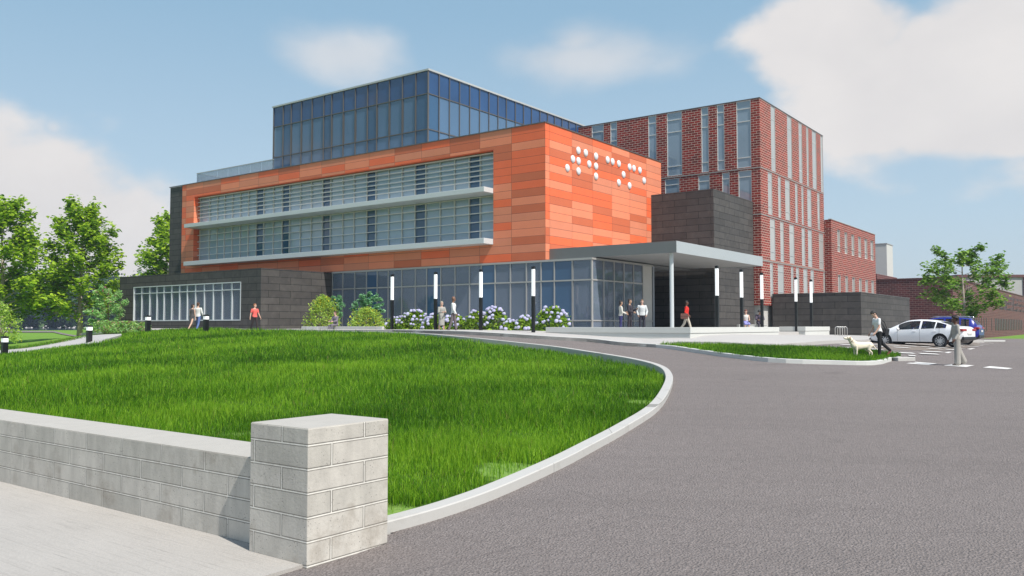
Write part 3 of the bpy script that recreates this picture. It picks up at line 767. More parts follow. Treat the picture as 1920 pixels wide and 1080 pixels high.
# ---------------- charcoal single-storey block on the right
lo, LOFF = frame_root('stone_outbuilding', 63.1, 15.7, 1.0, 'low windowless charcoal stone block in front of the brick buildings, behind the bicycle hoops', 'building')
o = MB(); o.box(63.1, 79.3, 15.7, 22.1, .8, at_s(1615, 548.5, 63.1)[2]); o.build('stone_cladding', M['stone'], lo, LOFF)
o = MB(); zt = at_s(1615, 548.5, 63.1)[2]; o.box(63.07, 79.33, 15.67, 22.1, zt, zt+.05); o.build('coping', M['mullion_dark'], lo, LOFF)

# ---------------- brick annexe
an, AOFF = frame_root('brick_annexe', 77.1, 21.6, 1.0, 'red brick annexe with two rows of six slim pale windows, right of the tall block', 'building')
AZ = at_s(1562, 411, 77.15)[2]; AT = 21.6; AS1 = 93.0
AW = []
for cx in (165, 232, 295, 357, 415, 470):
    for k, (zt, zb_) in enumerate(((at_t(1573.6, 431.5, AT)[2], at_t(1573.6, 472.7, AT)[2]), (at_t(1573.6, 515.5, AT)[2], 4.3))):
        s0, s1 = at_t(1540+(cx-13)/4.908, 500, AT)[0], at_t(1540+(cx+13)/4.908, 500, AT)[0]
        AW.append((s0, s1, zb_, zt))
sk = MB()
skin(sk, AW, 77.15, AS1, .8, AZ, lambda mb, a, b, z0, z1: mb.box(a, b, AT, AT+.2, z0, z1))
sk.box(77.15, 77.35, AT+.2, 22.2, .8, AZ); sk.box(77.35, AS1, AT+.22, 34, .8, AZ-.1)
sk.build('brick_wall', M['brick'], an, AOFF)
o = MB(); o.box(77.1, AS1+.05, AT-.04, AT+.25, AZ, AZ+.07); o.build('parapet_cap', M['steel_pale'], an, AOFF)
for (a, b, z0, z1) in AW:
    f = MB(); d = .05
    f.box(a, a+d, AT+.03, AT+.1, z0, z1); f.box(b-d, b, AT+.03, AT+.1, z0, z1); f.box(a+d, b-d, AT+.03, AT+.1, z0, z0+d); f.box(a+d, b-d, AT+.03, AT+.1, z1-d, z1); zz = z0+(z1-z0)*.3; f.box(a+d, b-d, AT+.04, AT+.1, zz-.025, zz+.025)
    w = f.build('window', M['louvre'], an, AOFF)
    p = MB(); p.box(a, b, AT+.12, AT+.14, z0, z1); p.build('pane', M['glass_sky_painted'], w, AOFF)

# ---------------- long brick building, far right
lg, GOFF = frame_root('brick_hall', 109.6, 17, .4, 'long low red-brown brick hall with rows of thin vertical slots, at the far right', 'building')
GS, GT = 109.6, 17.0; GZ = at_s(1787, 521, GS)[2]
o = MB(); o.box(GS, 300, GT, 60, -1, GZ); o.build('brick_wall', M['brick_dark'], lg, GOFF)
o = MB(); o.box(GS-.08, 300.1, GT-.08, GT+.3, GZ, GZ+.12); o.box(GS-.08, GS+.3, GT+.3, 60, GZ, GZ+.12); o.build('parapet_cap', M['brass'], lg, GOFF)
def slot(px, y0, y1, w=.12):
    s_, _, za = at_t(px, y0, GT); _, _, zb_ = at_t(px, y1, GT)
    p = MB(); k = (s_/110)*w; p.box(s_-k, s_+k, GT-.04, GT+.05, zb_, za); return p
zl1, zl0 = at_t(1866, 597, GT)[2], at_t(1866, 619.5, GT)[2]
for x in list(np.arange(1866.5, 1915.5, 3.05)):
    s_ = at_t(x, 600, GT)[0]; p = MB(); p.box(s_-.45, s_+.45, GT-.04, GT+.05, zl0, zl1); p.build('wall_slot', M['black'], lg, GOFF)
for x in (1818.5, 1823, 1827.5, 1832, 1836, 1840.5, 1845, 1849.5, 1859):
    s_ = at_t(x, 600, GT)[0]; p = MB(); p.box(s_-.2, s_+.2, GT-.04, GT+.05, zl0-.2*(x == 1845), zl1); p.build('wall_slot', M['black'], lg, GOFF)
zu1, zu0 = at_t(1874, 553, GT)[2], at_t(1874, 580, GT)[2]
for x in np.arange(1874, 1919, 2.6):
    s_ = at_t(x, 560, GT)[0]; p = MB(); p.box(s_-.35, s_+.35, GT-.04, GT+.05, zu0, zu1); p.build('wall_slot', M['black'], lg, GOFF)
for x in (1811, 1814.5, 1818):
    s_ = at_t(x, 545, GT)[0]; p = MB(); p.box(s_-.15, s_+.15, GT-.04, GT+.05, zu0, zu1+.3); p.build('wall_slot', M['black'], lg, GOFF)
for x in (1874, 1887, 1900, 1909, 1916):       # folded brick fins
    s_ = at_t(x, 560, GT)[0]; hgt = (zu1-zu0)
    for k, (za, zb_) in enumerate(((zu1-.15*hgt, zu1-.5*hgt), (zu1-.55*hgt, zu1-.95*hgt))):
        p = MB(); p.add([(s_, GT, za), (s_+4.5, GT, za-.1), (s_, GT, zb_), (s_+4.2, GT-.55, za-.3)], [(0, 3, 1), (0, 2, 3), (2, 1, 3), (0, 1, 2)])
        p.build('folded_fin', M['brick_dark'], lg, GOFF)
# upper part of the hall behind
o = MB(); zq = at_t(1646, 513.5, 25.8)[2]; o.box(111.6, 122.8, 25.8, 40, GZ-.5, zq); o.build('upper_storey', M['brick_dark'], lg, GOFF)
# white tower and pale shed
wt, VOFF = frame_root('white_tower', 139, 30.6, 0, 'plain white tower standing behind the brick annexe and the long brick hall', 'tower')
o = MB(); o.box(139, 143, 30.6, 42, -1, at_s(1664.7, 457, 139)[2]); o.build('tower_body', M['white_conc'], wt, VOFF, bevel=.05)
o = MB(); zv = at_s(1664.7, 457, 139)[2]; o.box(138.93, 143.07, 30.53, 42, zv, zv+.12); o.build('roof_edge', M['steel_pale'], wt, VOFF)
xa = at_y(1796, 520, 190); xb = at_y(1918, 517, 190)
pb = empty('pale_warehouse', ((xa[0]+xb[0])/2, 190, 0)); tag(pb, 'pale grey windowless warehouse with dark red roof edge behind the long brick hall', 'warehouse')
hw = (xb[0]-xa[0])/2
o = MB(); o.box(-hw, hw, 0, 30, -1, xa[2]); o.build('wall', simple('pale cladding', (.42, .41, .40), .8, 0, .04, .3), pb)
o = MB(); o.box(-hw-.3, hw+.3, -.35, 30, xa[2], xa[2]+.6); o.box(hw, hw+.3, -.35, .2, -1, xa[2]); o.build('roof_edge', M['brass'], pb)

# ---------------- raised terrace and seat walls
tz = 1.68
t_ = MB(); t_.box(33.9, 54.6, 15.9, 24.3, 1.2, tz); t_.box(33.9, 40.3, 24.3, 34.5, 1.2, tz)
x, y = st(0, 0)
te = t_.build('terrace', M['paving']); te.rotation_euler = (0, 0, TH); te['kind'] = 'structure'
def seat_wall(s0, t0, parts, label, z1):
    r, off = frame_root('seat_wall', s0, t0, 1.3, label, 'wall', 'seat walls round the terrace')
    lo_ = MB(); up_ = MB()
    for k_, (a, b, c, d) in enumerate(parts):
        lo_.box(a+.03-(.07 if k_ else 0), b-.03, c+.03, d-.03, 1.0, z1-.26); up_.box(a, b, c, d, z1-.255, z1)
    lo_.build('plinth', M['white_conc'], r, off); up_.build('seat_slab', M['white_conc'], r, off, bevel=.012)
seat_wall(33.5, 15.3, [(33.5, 34.1, 15.3, 22.8), (34.1, 44.7, 15.3, 15.85)], 'long white concrete seat wall turning the corner in front of the entrance canopy', 1.95)
seat_wall(49.8, 15.5, [(49.8, 54.7, 15.5, 17.05)], 'short white concrete seat wall block below the two right-hand lamps', 1.97)
# bench wall left of the lamps, in front of the shrubs
ba, bb = at_s(565, 615, 35.5)[1], at_s(717, 615, 35.5)[1]
r, off = frame_root('bench_wall', 35.5, (ba+bb)/2, 1.66, 'low pale concrete bench wall in front of the two yellow flowering shrubs', 'bench')
o = MB(); o.box(35.5, 36.0, bb, ba, 1.5, 1.98)
o.build('seat_block', M['conc'], r, off, bevel=.015)
o = MB(); o.box(35.48, 35.499, ba-1.6, ba-.5, 1.67, 1.97); o.box(35.48, 35.499, bb+.01, bb+.5, 1.67, 1.97); o.build('pale_panel', M['white_conc'], r, off)

# ================================================================== STREET THINGS
lamp_lbl = ['leftmost of the four lamp posts before the lobby, beside the bench wall', 'second lamp post from the left, just left of the woman in the grey coat',
  'third lamp post from the left, right of the man in the white shirt', 'fourth lamp post, beside the left end of the long seat wall',
  'nearest lamp post of the right-hand row, before the dark stair block', 'second lamp post of the right-hand row, beside the seated woman',
  'third lamp post of the right-hand row, beside the seated man in a dark jacket', 'first of the two lamp posts in front of the low stone block', 'last and farthest lamp post in front of the low stone block']
def make_lamp():
    r = empty('street_lamp')
    o = MB(); o.box(-.07, .07, -.07, .07, -.3, 1.78); o.box(-.10, .10, -.10, .10, .0, .012); o.build('pole', M['black'], r, bevel=.006)
    o = MB(); o.box(-.066, .066, -.066, .066, 1.782, 3.08); o.build('light_tube', M['white_lamp'], r, bevel=.01)
    o = MB(); o.box(-.072, .072, -.072, .072, 3.082, 3.2); o.box(-.05, .05, -.05, .05, 3.2, 3.215); o.build('cap', M['black'], r, bevel=.006)
    return r
LP = [at_y(735, 600, 46.7), at_y(816.5, 600, 44.6), at_y(901.5, 600, 42.6), at_y(1000, 600, 40.5), at_y(1345, 600, 40), at_y(1391, 600, 42.6), at_y(1429, 600, 45.2), at_y(1493, 600, 49.6), at_y(1521.5, 600, 51.9)]
src = make_lamp()
for i, p in enumerate(LP):
    o = src if i == 0 else copy_tree(src)
    o.location = (p[0], p[1], 1.67); o.rotation_euler = (0, 0, TH)
    tag(o, lamp_lbl[i], 'street lamp', 'square black lamp posts with white upper tubes')
def make_bollard():
    r = empty('bollard_light')
    o = MB(); o.box(-.115, .115, -.115, .115, -.4, .72); o.build('post', M['black'], r, bevel=.006)
    o = MB(); o.box(-.11, .11, -.11, .11, .722, .90); o.build('light_band', M['white_lamp'], r)
    o = MB(); o.box(-.12, .12, -.12, .12, .902, .99); o.build('cap', M['black'], r, bevel=.006)
    return r
bl = ['nearest black bollard light with white band, at the left edge beside the pale path', 'black bollard light standing beside the bend of the pale path', 'black bollard light in the grass in front of the left end of the long window', 'black bollard light between the couple and the man in the red shirt']
src = make_bollard()
for i, p in enumerate(BOLL):
    o = src if i == 0 else copy_tree(src)
    o.location = (p[0], p[1], hz(p[0], p[1], LH)-.0); o.rotation_euler = (0, 0, TH); tag(o, bl[i], 'bollard', 'bollard lights along the lawn')
# bicycle hoops
M['galv'] = simple('galvanised tube', (.5, .49, .47), .35, .6)
bx0 = hit(1570, 629)
src = None
for i in range(4):
    cx = 1570.5+i*4.6
    p = hit(cx, 629-i*.1, H, .15); z = p[2]
    if src is None:
        src = empty('bike_rack'); mb = MB(); pts = [(-.14, 0, -.1), (-.14, 0, .42)]+[(-.14*math.cos(a), 0, .42+.12*math.sin(a)) for a in np.linspace(0, PI, 9)[1:]]+[(.14, 0, -.1)]
        mb.tube(pts, .024, 8); mb.build('hoop', M['galv'], src, smooth=True)
        mb = MB()
        for sx_ in (-.14, .14): mb.tube([(sx_, 0, 0), (sx_, 0, .012)], .06, 10)
        mb.build('foot_plate', M['galv'], src); o = src
    else: o = copy_tree(src)
    o.location = (p[0], p[1], z); o.rotation_euler = (0, 0, -.1)
    tag(o, ['first steel bicycle hoop from the left in front of the low stone block', 'second steel bicycle hoop from the left, in front of the low stone block', 'third steel bicycle hoop from the left, in front of the low stone block', 'rightmost steel bicycle hoop, nearest the corner of the low stone block'][i], 'bike rack', 'bicycle hoops beside the low stone block')
# kerb stone at the island's right tip, loose stones
p = hit(1697, 677)
r = empty('kerb_stone', (p[0], p[1]+.1, hz(p[0], p[1])), .35); tag(r, 'square grey kerb stone at the right tip of the grass island', 'kerb stone')
o = MB(); o.box(-.42, .42, -.15, .30, -.1, .14); o.build('stone', M['block_edge'], r, bevel=.02)
# road markings
M['paint'] = simple('white road paint', (.66, .64, .61), .8, 0, .12, 6)
def mark(name, quad, off=.012):
    P = [hit(*q) for q in quad]; mb = MB(); n = 6; vs = []; fs = []
    for i in range(n+1):
        for j in range(3):
            u, v = i/n, j/2
            x = (P[0][0]*(1-u)+P[1][0]*u)*(1-v)+(P[3][0]*(1-u)+P[2][0]*u)*v; y = (P[0][1]*(1-u)+P[1][1]*u)*(1-v)+(P[3][1]*(1-u)+P[2][1]*u)*v
            vs.append((x, y, hz(x, y)+off))
    for i in range(n):
        for j in range(2): a = i*3+j; fs.append((a, a+1, a+4, a+3))
    mb.add(vs, fs); o = mb.build(name, M['paint']); o['kind'] = 'structure'; return o
for q in ([(1699,681.8),(1741,684.6),(1757,682),(1717,679)], [(1769,685.8),(1812,688.8),(1827,685.6),(1786,683)], [(1843,689.8),(1889,693),(1899,691),(1856,687)], [(1770.5,661.4),(1778,662.8),(1785,660.4),(1779,660.0)], [(1812.5,654.6),(1820,655.8),(1829,653.6),(1822,653.3)]):
    mark('road_marking', q)
pm = MB()
for (xe, ye, x0) in ((1741,669.6,1700),(1763,665.6,1560),(1770,661.4,1545),(1805,657.5,1540),(1812,654.6,1540),(1842,651.5,1545),(1851,649.4,1600),(1857,647,1640),(1867,644.8,1660)):
    a = hit(x0, ye-.048*(xe-x0)); b = hit(xe, ye); L_ = math.hypot(b[0]-a[0], b[1]-a[1]); n = max(2, int(L_/.75)); ux, uy = (b[0]-a[0])/L_, (b[1]-a[1])/L_
    for i in range(n):
        if random.random() < .12: continue
        p0 = i*L_/n+random.uniform(0, .12); p1 = (i+1)*L_/n-random.uniform(.03, .2)
        vs = [(a[0]+ux*p+uy*w, a[1]+uy*p-ux*w) for p, w in ((p0, -.2), (p1, -.2), (p1, .2), (p0, .2))]
        pm.add([(x, y, hz(x, y)+.035) for x, y in vs], [(0, 1, 2, 3)])
pm.build('paving_strips', M['paint'])['kind'] = 'structure'
pav = [hit(1620,656), hit(1850,642), hit(1846,647), hit(1800,654), hit(1760,658)]
M['paver'] = soil_mat('brown pavers', (.20, .165, .14), (.27, .23, .20), 3)
patch('parking_pavers', [(p[0], p[1]) for p in [hit(1650,655.5), hit(1760,658), hit(1800,655), hit(1838,648), hit(1836,641), hit(1640,644)]], H, .008, M['paver'], 1.5)
ribbon('kerb', [hit(1790,642)[:2], hit(1885,640.5)[:2]], .5, H, .12, .2, M['white_conc'], side=1)['kind'] = 'structure'
gp = [at_t(1872, 634, 16.9), at_t(1925, 634, 16.9)]
patch('verge', [st(185, 16.8), st(290, 16.8), st(290, 15), st(195, 15.4)], H, .02, M['field'], 6)

# ================================================================== VEGETATION
def leaf_mat(name, c, tr=.45):
    m = bpy.data.materials.new(name); m.use_nodes = True; nt = m.node_tree; nt.nodes.clear()
    out = nd(nt, 'ShaderNodeOutputMaterial'); d = nd(nt, 'ShaderNodeBsdfPrincipled'); t = nd(nt, 'ShaderNodeBsdfTranslucent'); mx = nd(nt, 'ShaderNodeMixShader')
    tc = nd(nt, 'ShaderNodeTexCoord'); f = noise(nt, tc.outputs['Object'], 1.3, 3)
    cc = mixc(nt, f, tuple(x*.8 for x in c), tuple(x*1.2 for x in c))
    nt.links.new(cc, d.inputs['Base Color']); nt.links.new(cc, t.inputs['Color'])
    d.inputs['Roughness'].default_value = .55; d.inputs['Specular IOR Level'].default_value = .25
    mx.inputs[0].default_value = tr; nt.links.new(d.outputs[0], mx.inputs[1]); nt.links.new(t.outputs[0], mx.inputs[2]); nt.links.new(mx.outputs[0], out.inputs[0]); return m
GR = [leaf_mat('grass blade green', (.12, .29, .010)), leaf_mat('grass blade light', (.27, .47, .028)), leaf_mat('grass blade dark', (.04, .125, .006)), leaf_mat('dry blade', (.26, .24, .07))]
LF = [leaf_mat('leaf green', (.32, .50, .03)), leaf_mat('leaf light', (.48, .66, .05)), leaf_mat('leaf dark', (.12, .24, .02))]
SH = [leaf_mat('shrub leaf yellow green', (.50, .66, .12)), leaf_mat('shrub leaf mid', (.34, .52, .10)), leaf_mat('yellow flower', (.75, .62, .05))]
SB = [leaf_mat('shrub leaf blue green', (.20, .46, .22)), leaf_mat('shrub leaf grey green', (.36, .62, .34)), leaf_mat('shrub leaf deep', (.12, .32, .14))]
SP = [leaf_mat('small tree leaf', (.32, .60, .20)), leaf_mat('small tree leaf light', (.50, .74, .30)), leaf_mat('pink bud', (.45, .18, .20))]
M['bark'] = simple('pale grey bark', (.42, .36, .30), .9, 0, .25, 6, bmp=.5)
M['stem'] = simple('thin brown stem', (.16, .11, .07), .9, 0, .2, 9)

def in_poly(x, y, P):
    c = np.zeros(len(x), bool); n = len(P); j = n-1
    for i in range(n):
        xi, yi = P[i][:2]; xj, yj = P[j][:2]
        k = ((yi > y) != (yj > y)) & (x < (xj-xi)*(y-yi)/((yj-yi) or 1e-9)+xi); c ^= k; j = i
    return c
def vnoise(x, y, sc, seed=0):
    r = np.random.default_rng(seed); v = 0
    for k in range(6):
        a = r.uniform(0, 2*PI); f = r.uniform(.5, 1.7)*sc; v = v+np.sin((x*math.cos(a)+y*math.sin(a))*f+r.uniform(0, 6))
    return v/6
def blades(name, x, y, z, hgt, wid, label=None, cat='grass', mats=GR, dry=.012):
    n = len(x); az = rng.uniform(0, 2*PI, n); ln = rng.normal(0, .42, n); la = rng.uniform(0, 2*PI, n)
    h = hgt*rng.uniform(.55, 1.25, n); w = wid*rng.uniform(.7, 1.3, n)
    wx, wy = np.cos(az)*w/2, np.sin(az)*w/2; lx, ly = np.cos(la)*ln*h, np.sin(la)*ln*h
    V = np.empty((n, 5, 3))
    V[:, 0] = np.stack([x-wx, y-wy, z], 1); V[:, 1] = np.stack([x+wx, y+wy, z], 1)
    V[:, 2] = np.stack([x+wx*.75+lx*.35, y+wy*.75+ly*.35, z+h*.55], 1); V[:, 3] = np.stack([x-wx*.75+lx*.35, y-wy*.75+ly*.35, z+h*.55], 1)
    V[:, 4] = np.stack([x+lx, y+ly, z+h*(1-.25*np.abs(ln))], 1)
    b = np.arange(n)[:, None]*5
    F = np.concatenate([b+[0, 1, 2, 3], b+[3, 2, 4]], 1).ravel(); lt = np.tile([4, 3], n)
    cl = vnoise(x, y, .9, 5)+rng.normal(0, .55, n)
    mi = np.where(cl > .35, 1, np.where(cl < -.45, 2, 0)); mi = np.where(rng.random(n) < dry, 3, mi)
    o = raw_mesh(name, V.reshape(-1, 3), F, lt, mats, None, np.repeat(mi, 2)); o['kind'] = 'stuff'
    if label: o['label'] = label; o['category'] = cat
    return o
# kerb inner edge so that no blade grows through the kerb
ki = []
for i, p in enumerate(kl):
    a = kl[max(i-1, 0)]; b_ = kl[min(i+1, len(kl)-1)]; dx, dy = b_[0]-a[0], b_[1]-a[1]; L_ = math.hypot(dx, dy); ki.append((p[0]-dy/L_*.24, p[1]+dx/L_*.24))
gpoly = ki+[st(30.7, 50), st(30.7, 56), (-24.5, 52.3)]+[(p[0]+.3, p[1]-.6) for p in reversed(pth)]+[(-34, 37.5), (-42, 35.5)]+[st(SWB+.03, 52), st(SWB+.03, 6.45), st(5.68, 6.40), st(5.68, 5.75)]
bare_spots([(*hit(bx, by, LH), br) for bx, by, br in ((965,885,.55),(1190,740,.5),(1215,755,.5),(450,818,.4),(742,962,.35))])
N = 620000
rr = np.exp(rng.uniform(math.log(7.2), math.log(58), N)); aa = rng.uniform(-.66, .28, N)
gx, gy = np.sin(aa)*rr, np.cos(aa)*rr
# bare and thin spots near the kerb, as in the photograph
bare = [(hit(965,885,LH), .5, .4), (hit(1190,740,LH), .5, .3), (hit(1215,755,LH), .5, .3), (hit(740,965,LH), .3, .25), (hit(450,818,LH), .35, .6), (hit(1100,648,LH), 2.5, .5)]
k = in_poly(gx, gy, gpoly) & (rng.random(N) < np.clip(.80+.5*vnoise(gx, gy, 1.6, 3), .35, 1))
for (c_, r_, s_) in bare:
    dd = np.hypot((gx-c_[0]), (gy-c_[1]))/r_; k &= ~((dd < 1+.35*vnoise(gx, gy, 7, 9)) & (rng.random(N) < .85))
gx, gy, rr = gx[k], gy[k], rr[k]
gz = LH(gx, gy)
hh = .15*(1+.7*vnoise(gx, gy, 2.3, 2))*np.clip(.85+rr/60, .9, 1.2)
blades('grass', gx, gy, gz-.01, hh, np.maximum(.0075, rr*.00058), 'bright green lawn of long grass blades filling the curve of the drive')
print('blades', len(gx))
# island grass
n = 16000; P4 = [(p[0], p[1]) for p in isl]+[(p[0], p[1]) for p in ib]
xs_ = np.array([p[0] for p in P4]); ys_ = np.array([p[1] for p in P4])
x = rng.uniform(xs_.min(), xs_.max(), n*4); y = rng.uniform(ys_.min(), ys_.max(), n*4)
k = in_poly(x, y, P4); 
for p in isl: k &= np.hypot(x-p[0], y-p[1]) > .25
x, y = x[k][:n*2], y[k][:n*2]
# thinner toward the left tip
pxl = 960+FPX*x/y; kk = rng.random(len(x)) < np.clip((pxl-1190)/150, .12, 1); x, y = x[kk], y[kk]
blades('island_grass', x, y, H(x, y)+.09, np.full(len(x), .17), np.full(len(x), .018), 'strip of long grass on the kerbed island beside the drive')
# weeds along the left path
pp = np.array([(p[0], p[1]) for p in catmull(PATHF, 4)[2:-6]]); n = 3500; i = rng.integers(0, len(pp), n)
x = pp[i, 0]+rng.normal(0, 1.0, n); y = pp[i, 1]+rng.normal(-.6, 1.5, n)
blades('verge_grass', x, y, H(x, y)+.0, np.full(n, .16), np.full(n, .02), 'rough grass growing along the far edge of the pale path', mats=[GR[0], GR[2], GR[2], GR[3]], dry=.12)

def leaves(name, Pn, size, mats, parent, up=.5, wts=None, asp=.62):
    Pn = np.asarray(Pn, float); n = len(Pn); sz = size*rng.uniform(.6, 1.3, n)
    nv = rng.normal(0, 1, (n, 3)); nv[:, 2] = np.abs(nv[:, 2])+up*2; nv /= np.linalg.norm(nv, axis=1)[:, None]
    a = np.cross(nv, rng.normal(0, 1, (n, 3))); a /= np.linalg.norm(a, axis=1)[:, None]; b = np.cross(nv, a)
    V = np.empty((n, 6, 3)); L_ = sz[:, None]
    fold = nv*L_*.12
    V[:, 0] = Pn-a*L_*.5; V[:, 1] = Pn-a*L_*.12+b*L_*asp*.5+fold; V[:, 2] = Pn+a*L_*.28+b*L_*asp*.36+fold; V[:, 3] = Pn+a*L_*.55-fold; V[:, 4] = Pn+a*L_*.28-b*L_*asp*.36+fold; V[:, 5] = Pn-a*L_*.12-b*L_*asp*.5+fold
    bi = np.arange(n)[:, None]*6
    F = np.concatenate([bi+[0, 3, 2, 1], bi+[0, 5, 4, 3]], 1).ravel()
    mi = rng.choice(len(mats), n, p=wts)
    return raw_mesh(name, V.reshape(-1, 3), F, np.full(2*n, 4), mats, parent, np.repeat(mi, 2))
def tree(name, loc, height, prof, label, cat, group, nleaf, lsize, mats, wts, nb=26, base=.16, lean=(0, 0), tr=.2, seed=1, extra=(), sub=7, bark=None, asp=.85):
    """prof(q) gives crown radius at height fraction q; limbs leave the trunk, twigs leave the limbs, leaves sit on the twigs"""
    R_ = random.Random(seed); r = empty(name, loc); tag(r, label, cat, group); bark = bark or M['bark']
    tk = MB(); pts = []; n = 10
    for i in range(n+1):
        q = i/n; pts.append(Vector((lean[0]*q+R_.uniform(-.05, .05)*height*.15*(q > .1), lean[1]*q+R_.uniform(-.05, .05)*height*.15*(q > .1), -.3*(i == 0)+height*.93*q)))
    tk.tube(pts, [tr*(1-.86*i/n)*(1.25 if i == 0 else 1) for i in range(n+1)], 8)
    tk.build('trunk', bark, r, smooth=True)
    def on(q): f = q*n; i = min(int(f), n-1); return pts[i].lerp(pts[i+1], f-i)
    lb_ = MB(); L_ = []; ga = R_.uniform(0, 6)
    specs = [(base+(.93-base)*(i+.5)/nb, ga+i*2.4+R_.uniform(-.4, .4), None) for i in range(nb)]+[(q, a, l) for q, a, l in extra]
    for q, a, l in specs:
        q0 = max(.12, q-.10*(1-q)); p = on(q0*.98); rad = (l or prof(q))*R_.uniform(.85, 1.08)
        e = Vector((p.x+math.cos(a)*rad, p.y+math.sin(a)*rad, height*q+R_.uniform(-.02, .05)*height))
        if l: e.z = height*q
        m_ = p.lerp(e, .5)+Vector((0, 0, -.03*height*(.5 if l else 1)+rad*.10))
        lb_.tube([p, m_, e], [tr*.34*(1-q*.6), tr*.2*(1-q*.5), tr*.06], 5)
        ns = sub+int(rad*1.6)
        for j in range(ns):
            u = R_.uniform(.32, 1.0); sp_ = (p.lerp(m_, u*2) if u < .5 else m_.lerp(e, u*2-1))
            d = Vector((math.cos(a+R_.uniform(-1.3, 1.3)), math.sin(a+R_.uniform(-1.3, 1.3)), R_.uniform(-.5, 1.5))).normalized()*R_.uniform(.35, .75)*max(height*.06, rad*.42)
            te_ = sp_+d; lb_.tube([sp_, te_], [tr*.07, tr*.03], 4, cap=False)
            for k_ in range(max(3, int(nleaf/(len(specs)*ns)))):
                v = R_.uniform(.25, 1.12); c_ = sp_+d*v; L_.append((c_.x+R_.gauss(0, .10)*height*.2, c_.y+R_.gauss(0, .10)*height*.2, c_.z+R_.gauss(0, .10)*height*.2))
    lb_.build('limbs', bark, r, smooth=True)
    leaves('crown', L_, lsize, mats, r, .9, wts, asp)
    return r
def profA(q): return 3.3*(1.0 if q < .38 else max(.10, math.cos((q-.38)/.62*PI/2)**.9))*(.7+.3*min(1, q/.3))
tA = at_y(150, 612, 68); 
WT = [.5, .3, .2]
tree('broadleaf_tree', (tA[0], tA[1], 1.2), 11.6, lambda q: profA(q)*1.0, 'full round green tree with a long low left branch, left of the charcoal wing', 'tree', 'green trees left of the building', 11500, .29, LF, WT, nb=40, base=.2, seed=3, tr=.22, extra=[(.19, PI, 6.0), (.24, PI*.95, 5.0), (.2, PI*1.08, 5.2)])
tB = at_y(2, 612, 64)
tree('broadleaf_tree', (tB[0], tB[1], .9), 11.4, lambda q: profA(q)*1.0, 'tall green tree cut off by the left edge of the picture', 'tree', 'green trees left of the building', 11500, .29, LF, WT, nb=38, base=.22, seed=8, tr=.22)
tC = at_y(322, 612, 84)
tree('broadleaf_tree', (tC[0], tC[1], 1.2), 12.6, lambda q: profA(q)*1.12, 'green tree half hidden behind the charcoal end wall of the orange box', 'tree', 'green trees left of the building', 10500, .32, LF, WT, nb=34, base=.3, seed=5, tr=.22)
tD = at_y(1808, 600, 60)
def profD(q): return 3.0*(max(.15, math.sin(PI*min(1, max(0, (q-.12)/.92))))**.7)
tree('young_tree', (tD[0], tD[1], .7), 7.2, profD, 'airy young green tree behind the parked cars in front of the brick hall', 'tree', None, 4600, .23, [leaf_mat('young leaf', (.17, .33, .05)), leaf_mat('young leaf light', (.30, .48, .08)), LF[2]], [.5, .25, .25], nb=22, base=.3, seed=12, tr=.13, sub=6)
tE = at_y(195, 612, 63)
tree('flowering_tree', (tE[0]+.3, tE[1], 1.35), 3.7, lambda q: 1.35*max(.3, math.sin(PI*min(1, q*1.02)))**.6, 'small pale green tree dotted with pink buds beside the charcoal wing', 'tree', None, 5500, .13, SP, [.5, .42, .08], nb=22, base=.08, seed=4, tr=.06, sub=8, bark=M['stem'])

def shrub(name, loc, rx, ry, h, n, lsz, mats, wts, label, cat='shrub', group=None, seed=1, lump=.25, low=0.0):
    R_ = random.Random(seed); r = empty(name, loc); tag(r, label, cat, group)
    sb = MB(); cl = []
    for i in range(16):
        a = R_.uniform(0, 2*PI); q = R_.uniform(.15, .9)**.6; zz = h*R_.uniform(.45, .92)*(1-.35*q*q)
        e = Vector((math.cos(a)*rx*q, math.sin(a)*ry*q, zz)); sb.tube([(e.x*.1, e.y*.1, -.1), (e.x*.6, e.y*.6, zz*.55), e], [.02, .014, .006], 5)
        cl.append((e, R_.uniform(.75, 1.15)))
    sb.build('stems', M['stem'], r)
    P = []
    while len(P) < n:
        a = R_.uniform(0, 2*PI); u = R_.uniform(-.1, 1); q = R_.uniform(.5, 1.0)**.5
        k_ = 1+lump*math.sin(a*3+seed)*math.sin(u*7+seed*2)+lump*.6*math.sin(a*7+u*9+seed)
        ph_ = max(low, u)*PI/2
        x = math.cos(a)*math.cos(ph_)*rx*q*k_; y = math.sin(a)*math.cos(ph_)*ry*q*k_; z = h*(.08+.92*math.sin(ph_)*q*(.85+.15*k_)) if u > low else R_.uniform(.03, .35)*h
        P.append((x+R_.gauss(0, .02), y+R_.gauss(0, .02), z+R_.gauss(0, .03)))
    leaves('foliage', P, lsz, mats, r, .3, wts)
    return r
gzb = 1.66
def up(px, d, z=gzb): p = at_y(px, 600, d); return (p[0], p[1], z)
shrub('flowering_shrub', up(605, 55), 1.1, .8, 2.35, 3200, .12, SH, [.55, .38, .07], 'rounded yellow-green shrub with yellow flowers left of the seated man, against the stone wing', seed=2, group='shrubs behind the bench wall')
shrub('flowering_shrub', up(688, 52.5), 1.2, .7, 1.5, 2800, .12, SH, [.55, .36, .09], 'low yellow-green shrub with yellow flowers at the right end of the bench wall', seed=5, group='shrubs behind the bench wall')
tree('small_tree', up(690, 53.6), 2.6, lambda q: .95*max(.35, math.sin(PI*min(1, q)))**.6, 'small blue-green tree behind the right end of the bench wall', 'tree', 'small blue-green trees before the lobby', 2600, .13, SB, [.5, .35, .15], nb=18, base=.42, seed=9, tr=.05, sub=6, bark=M['stem'])
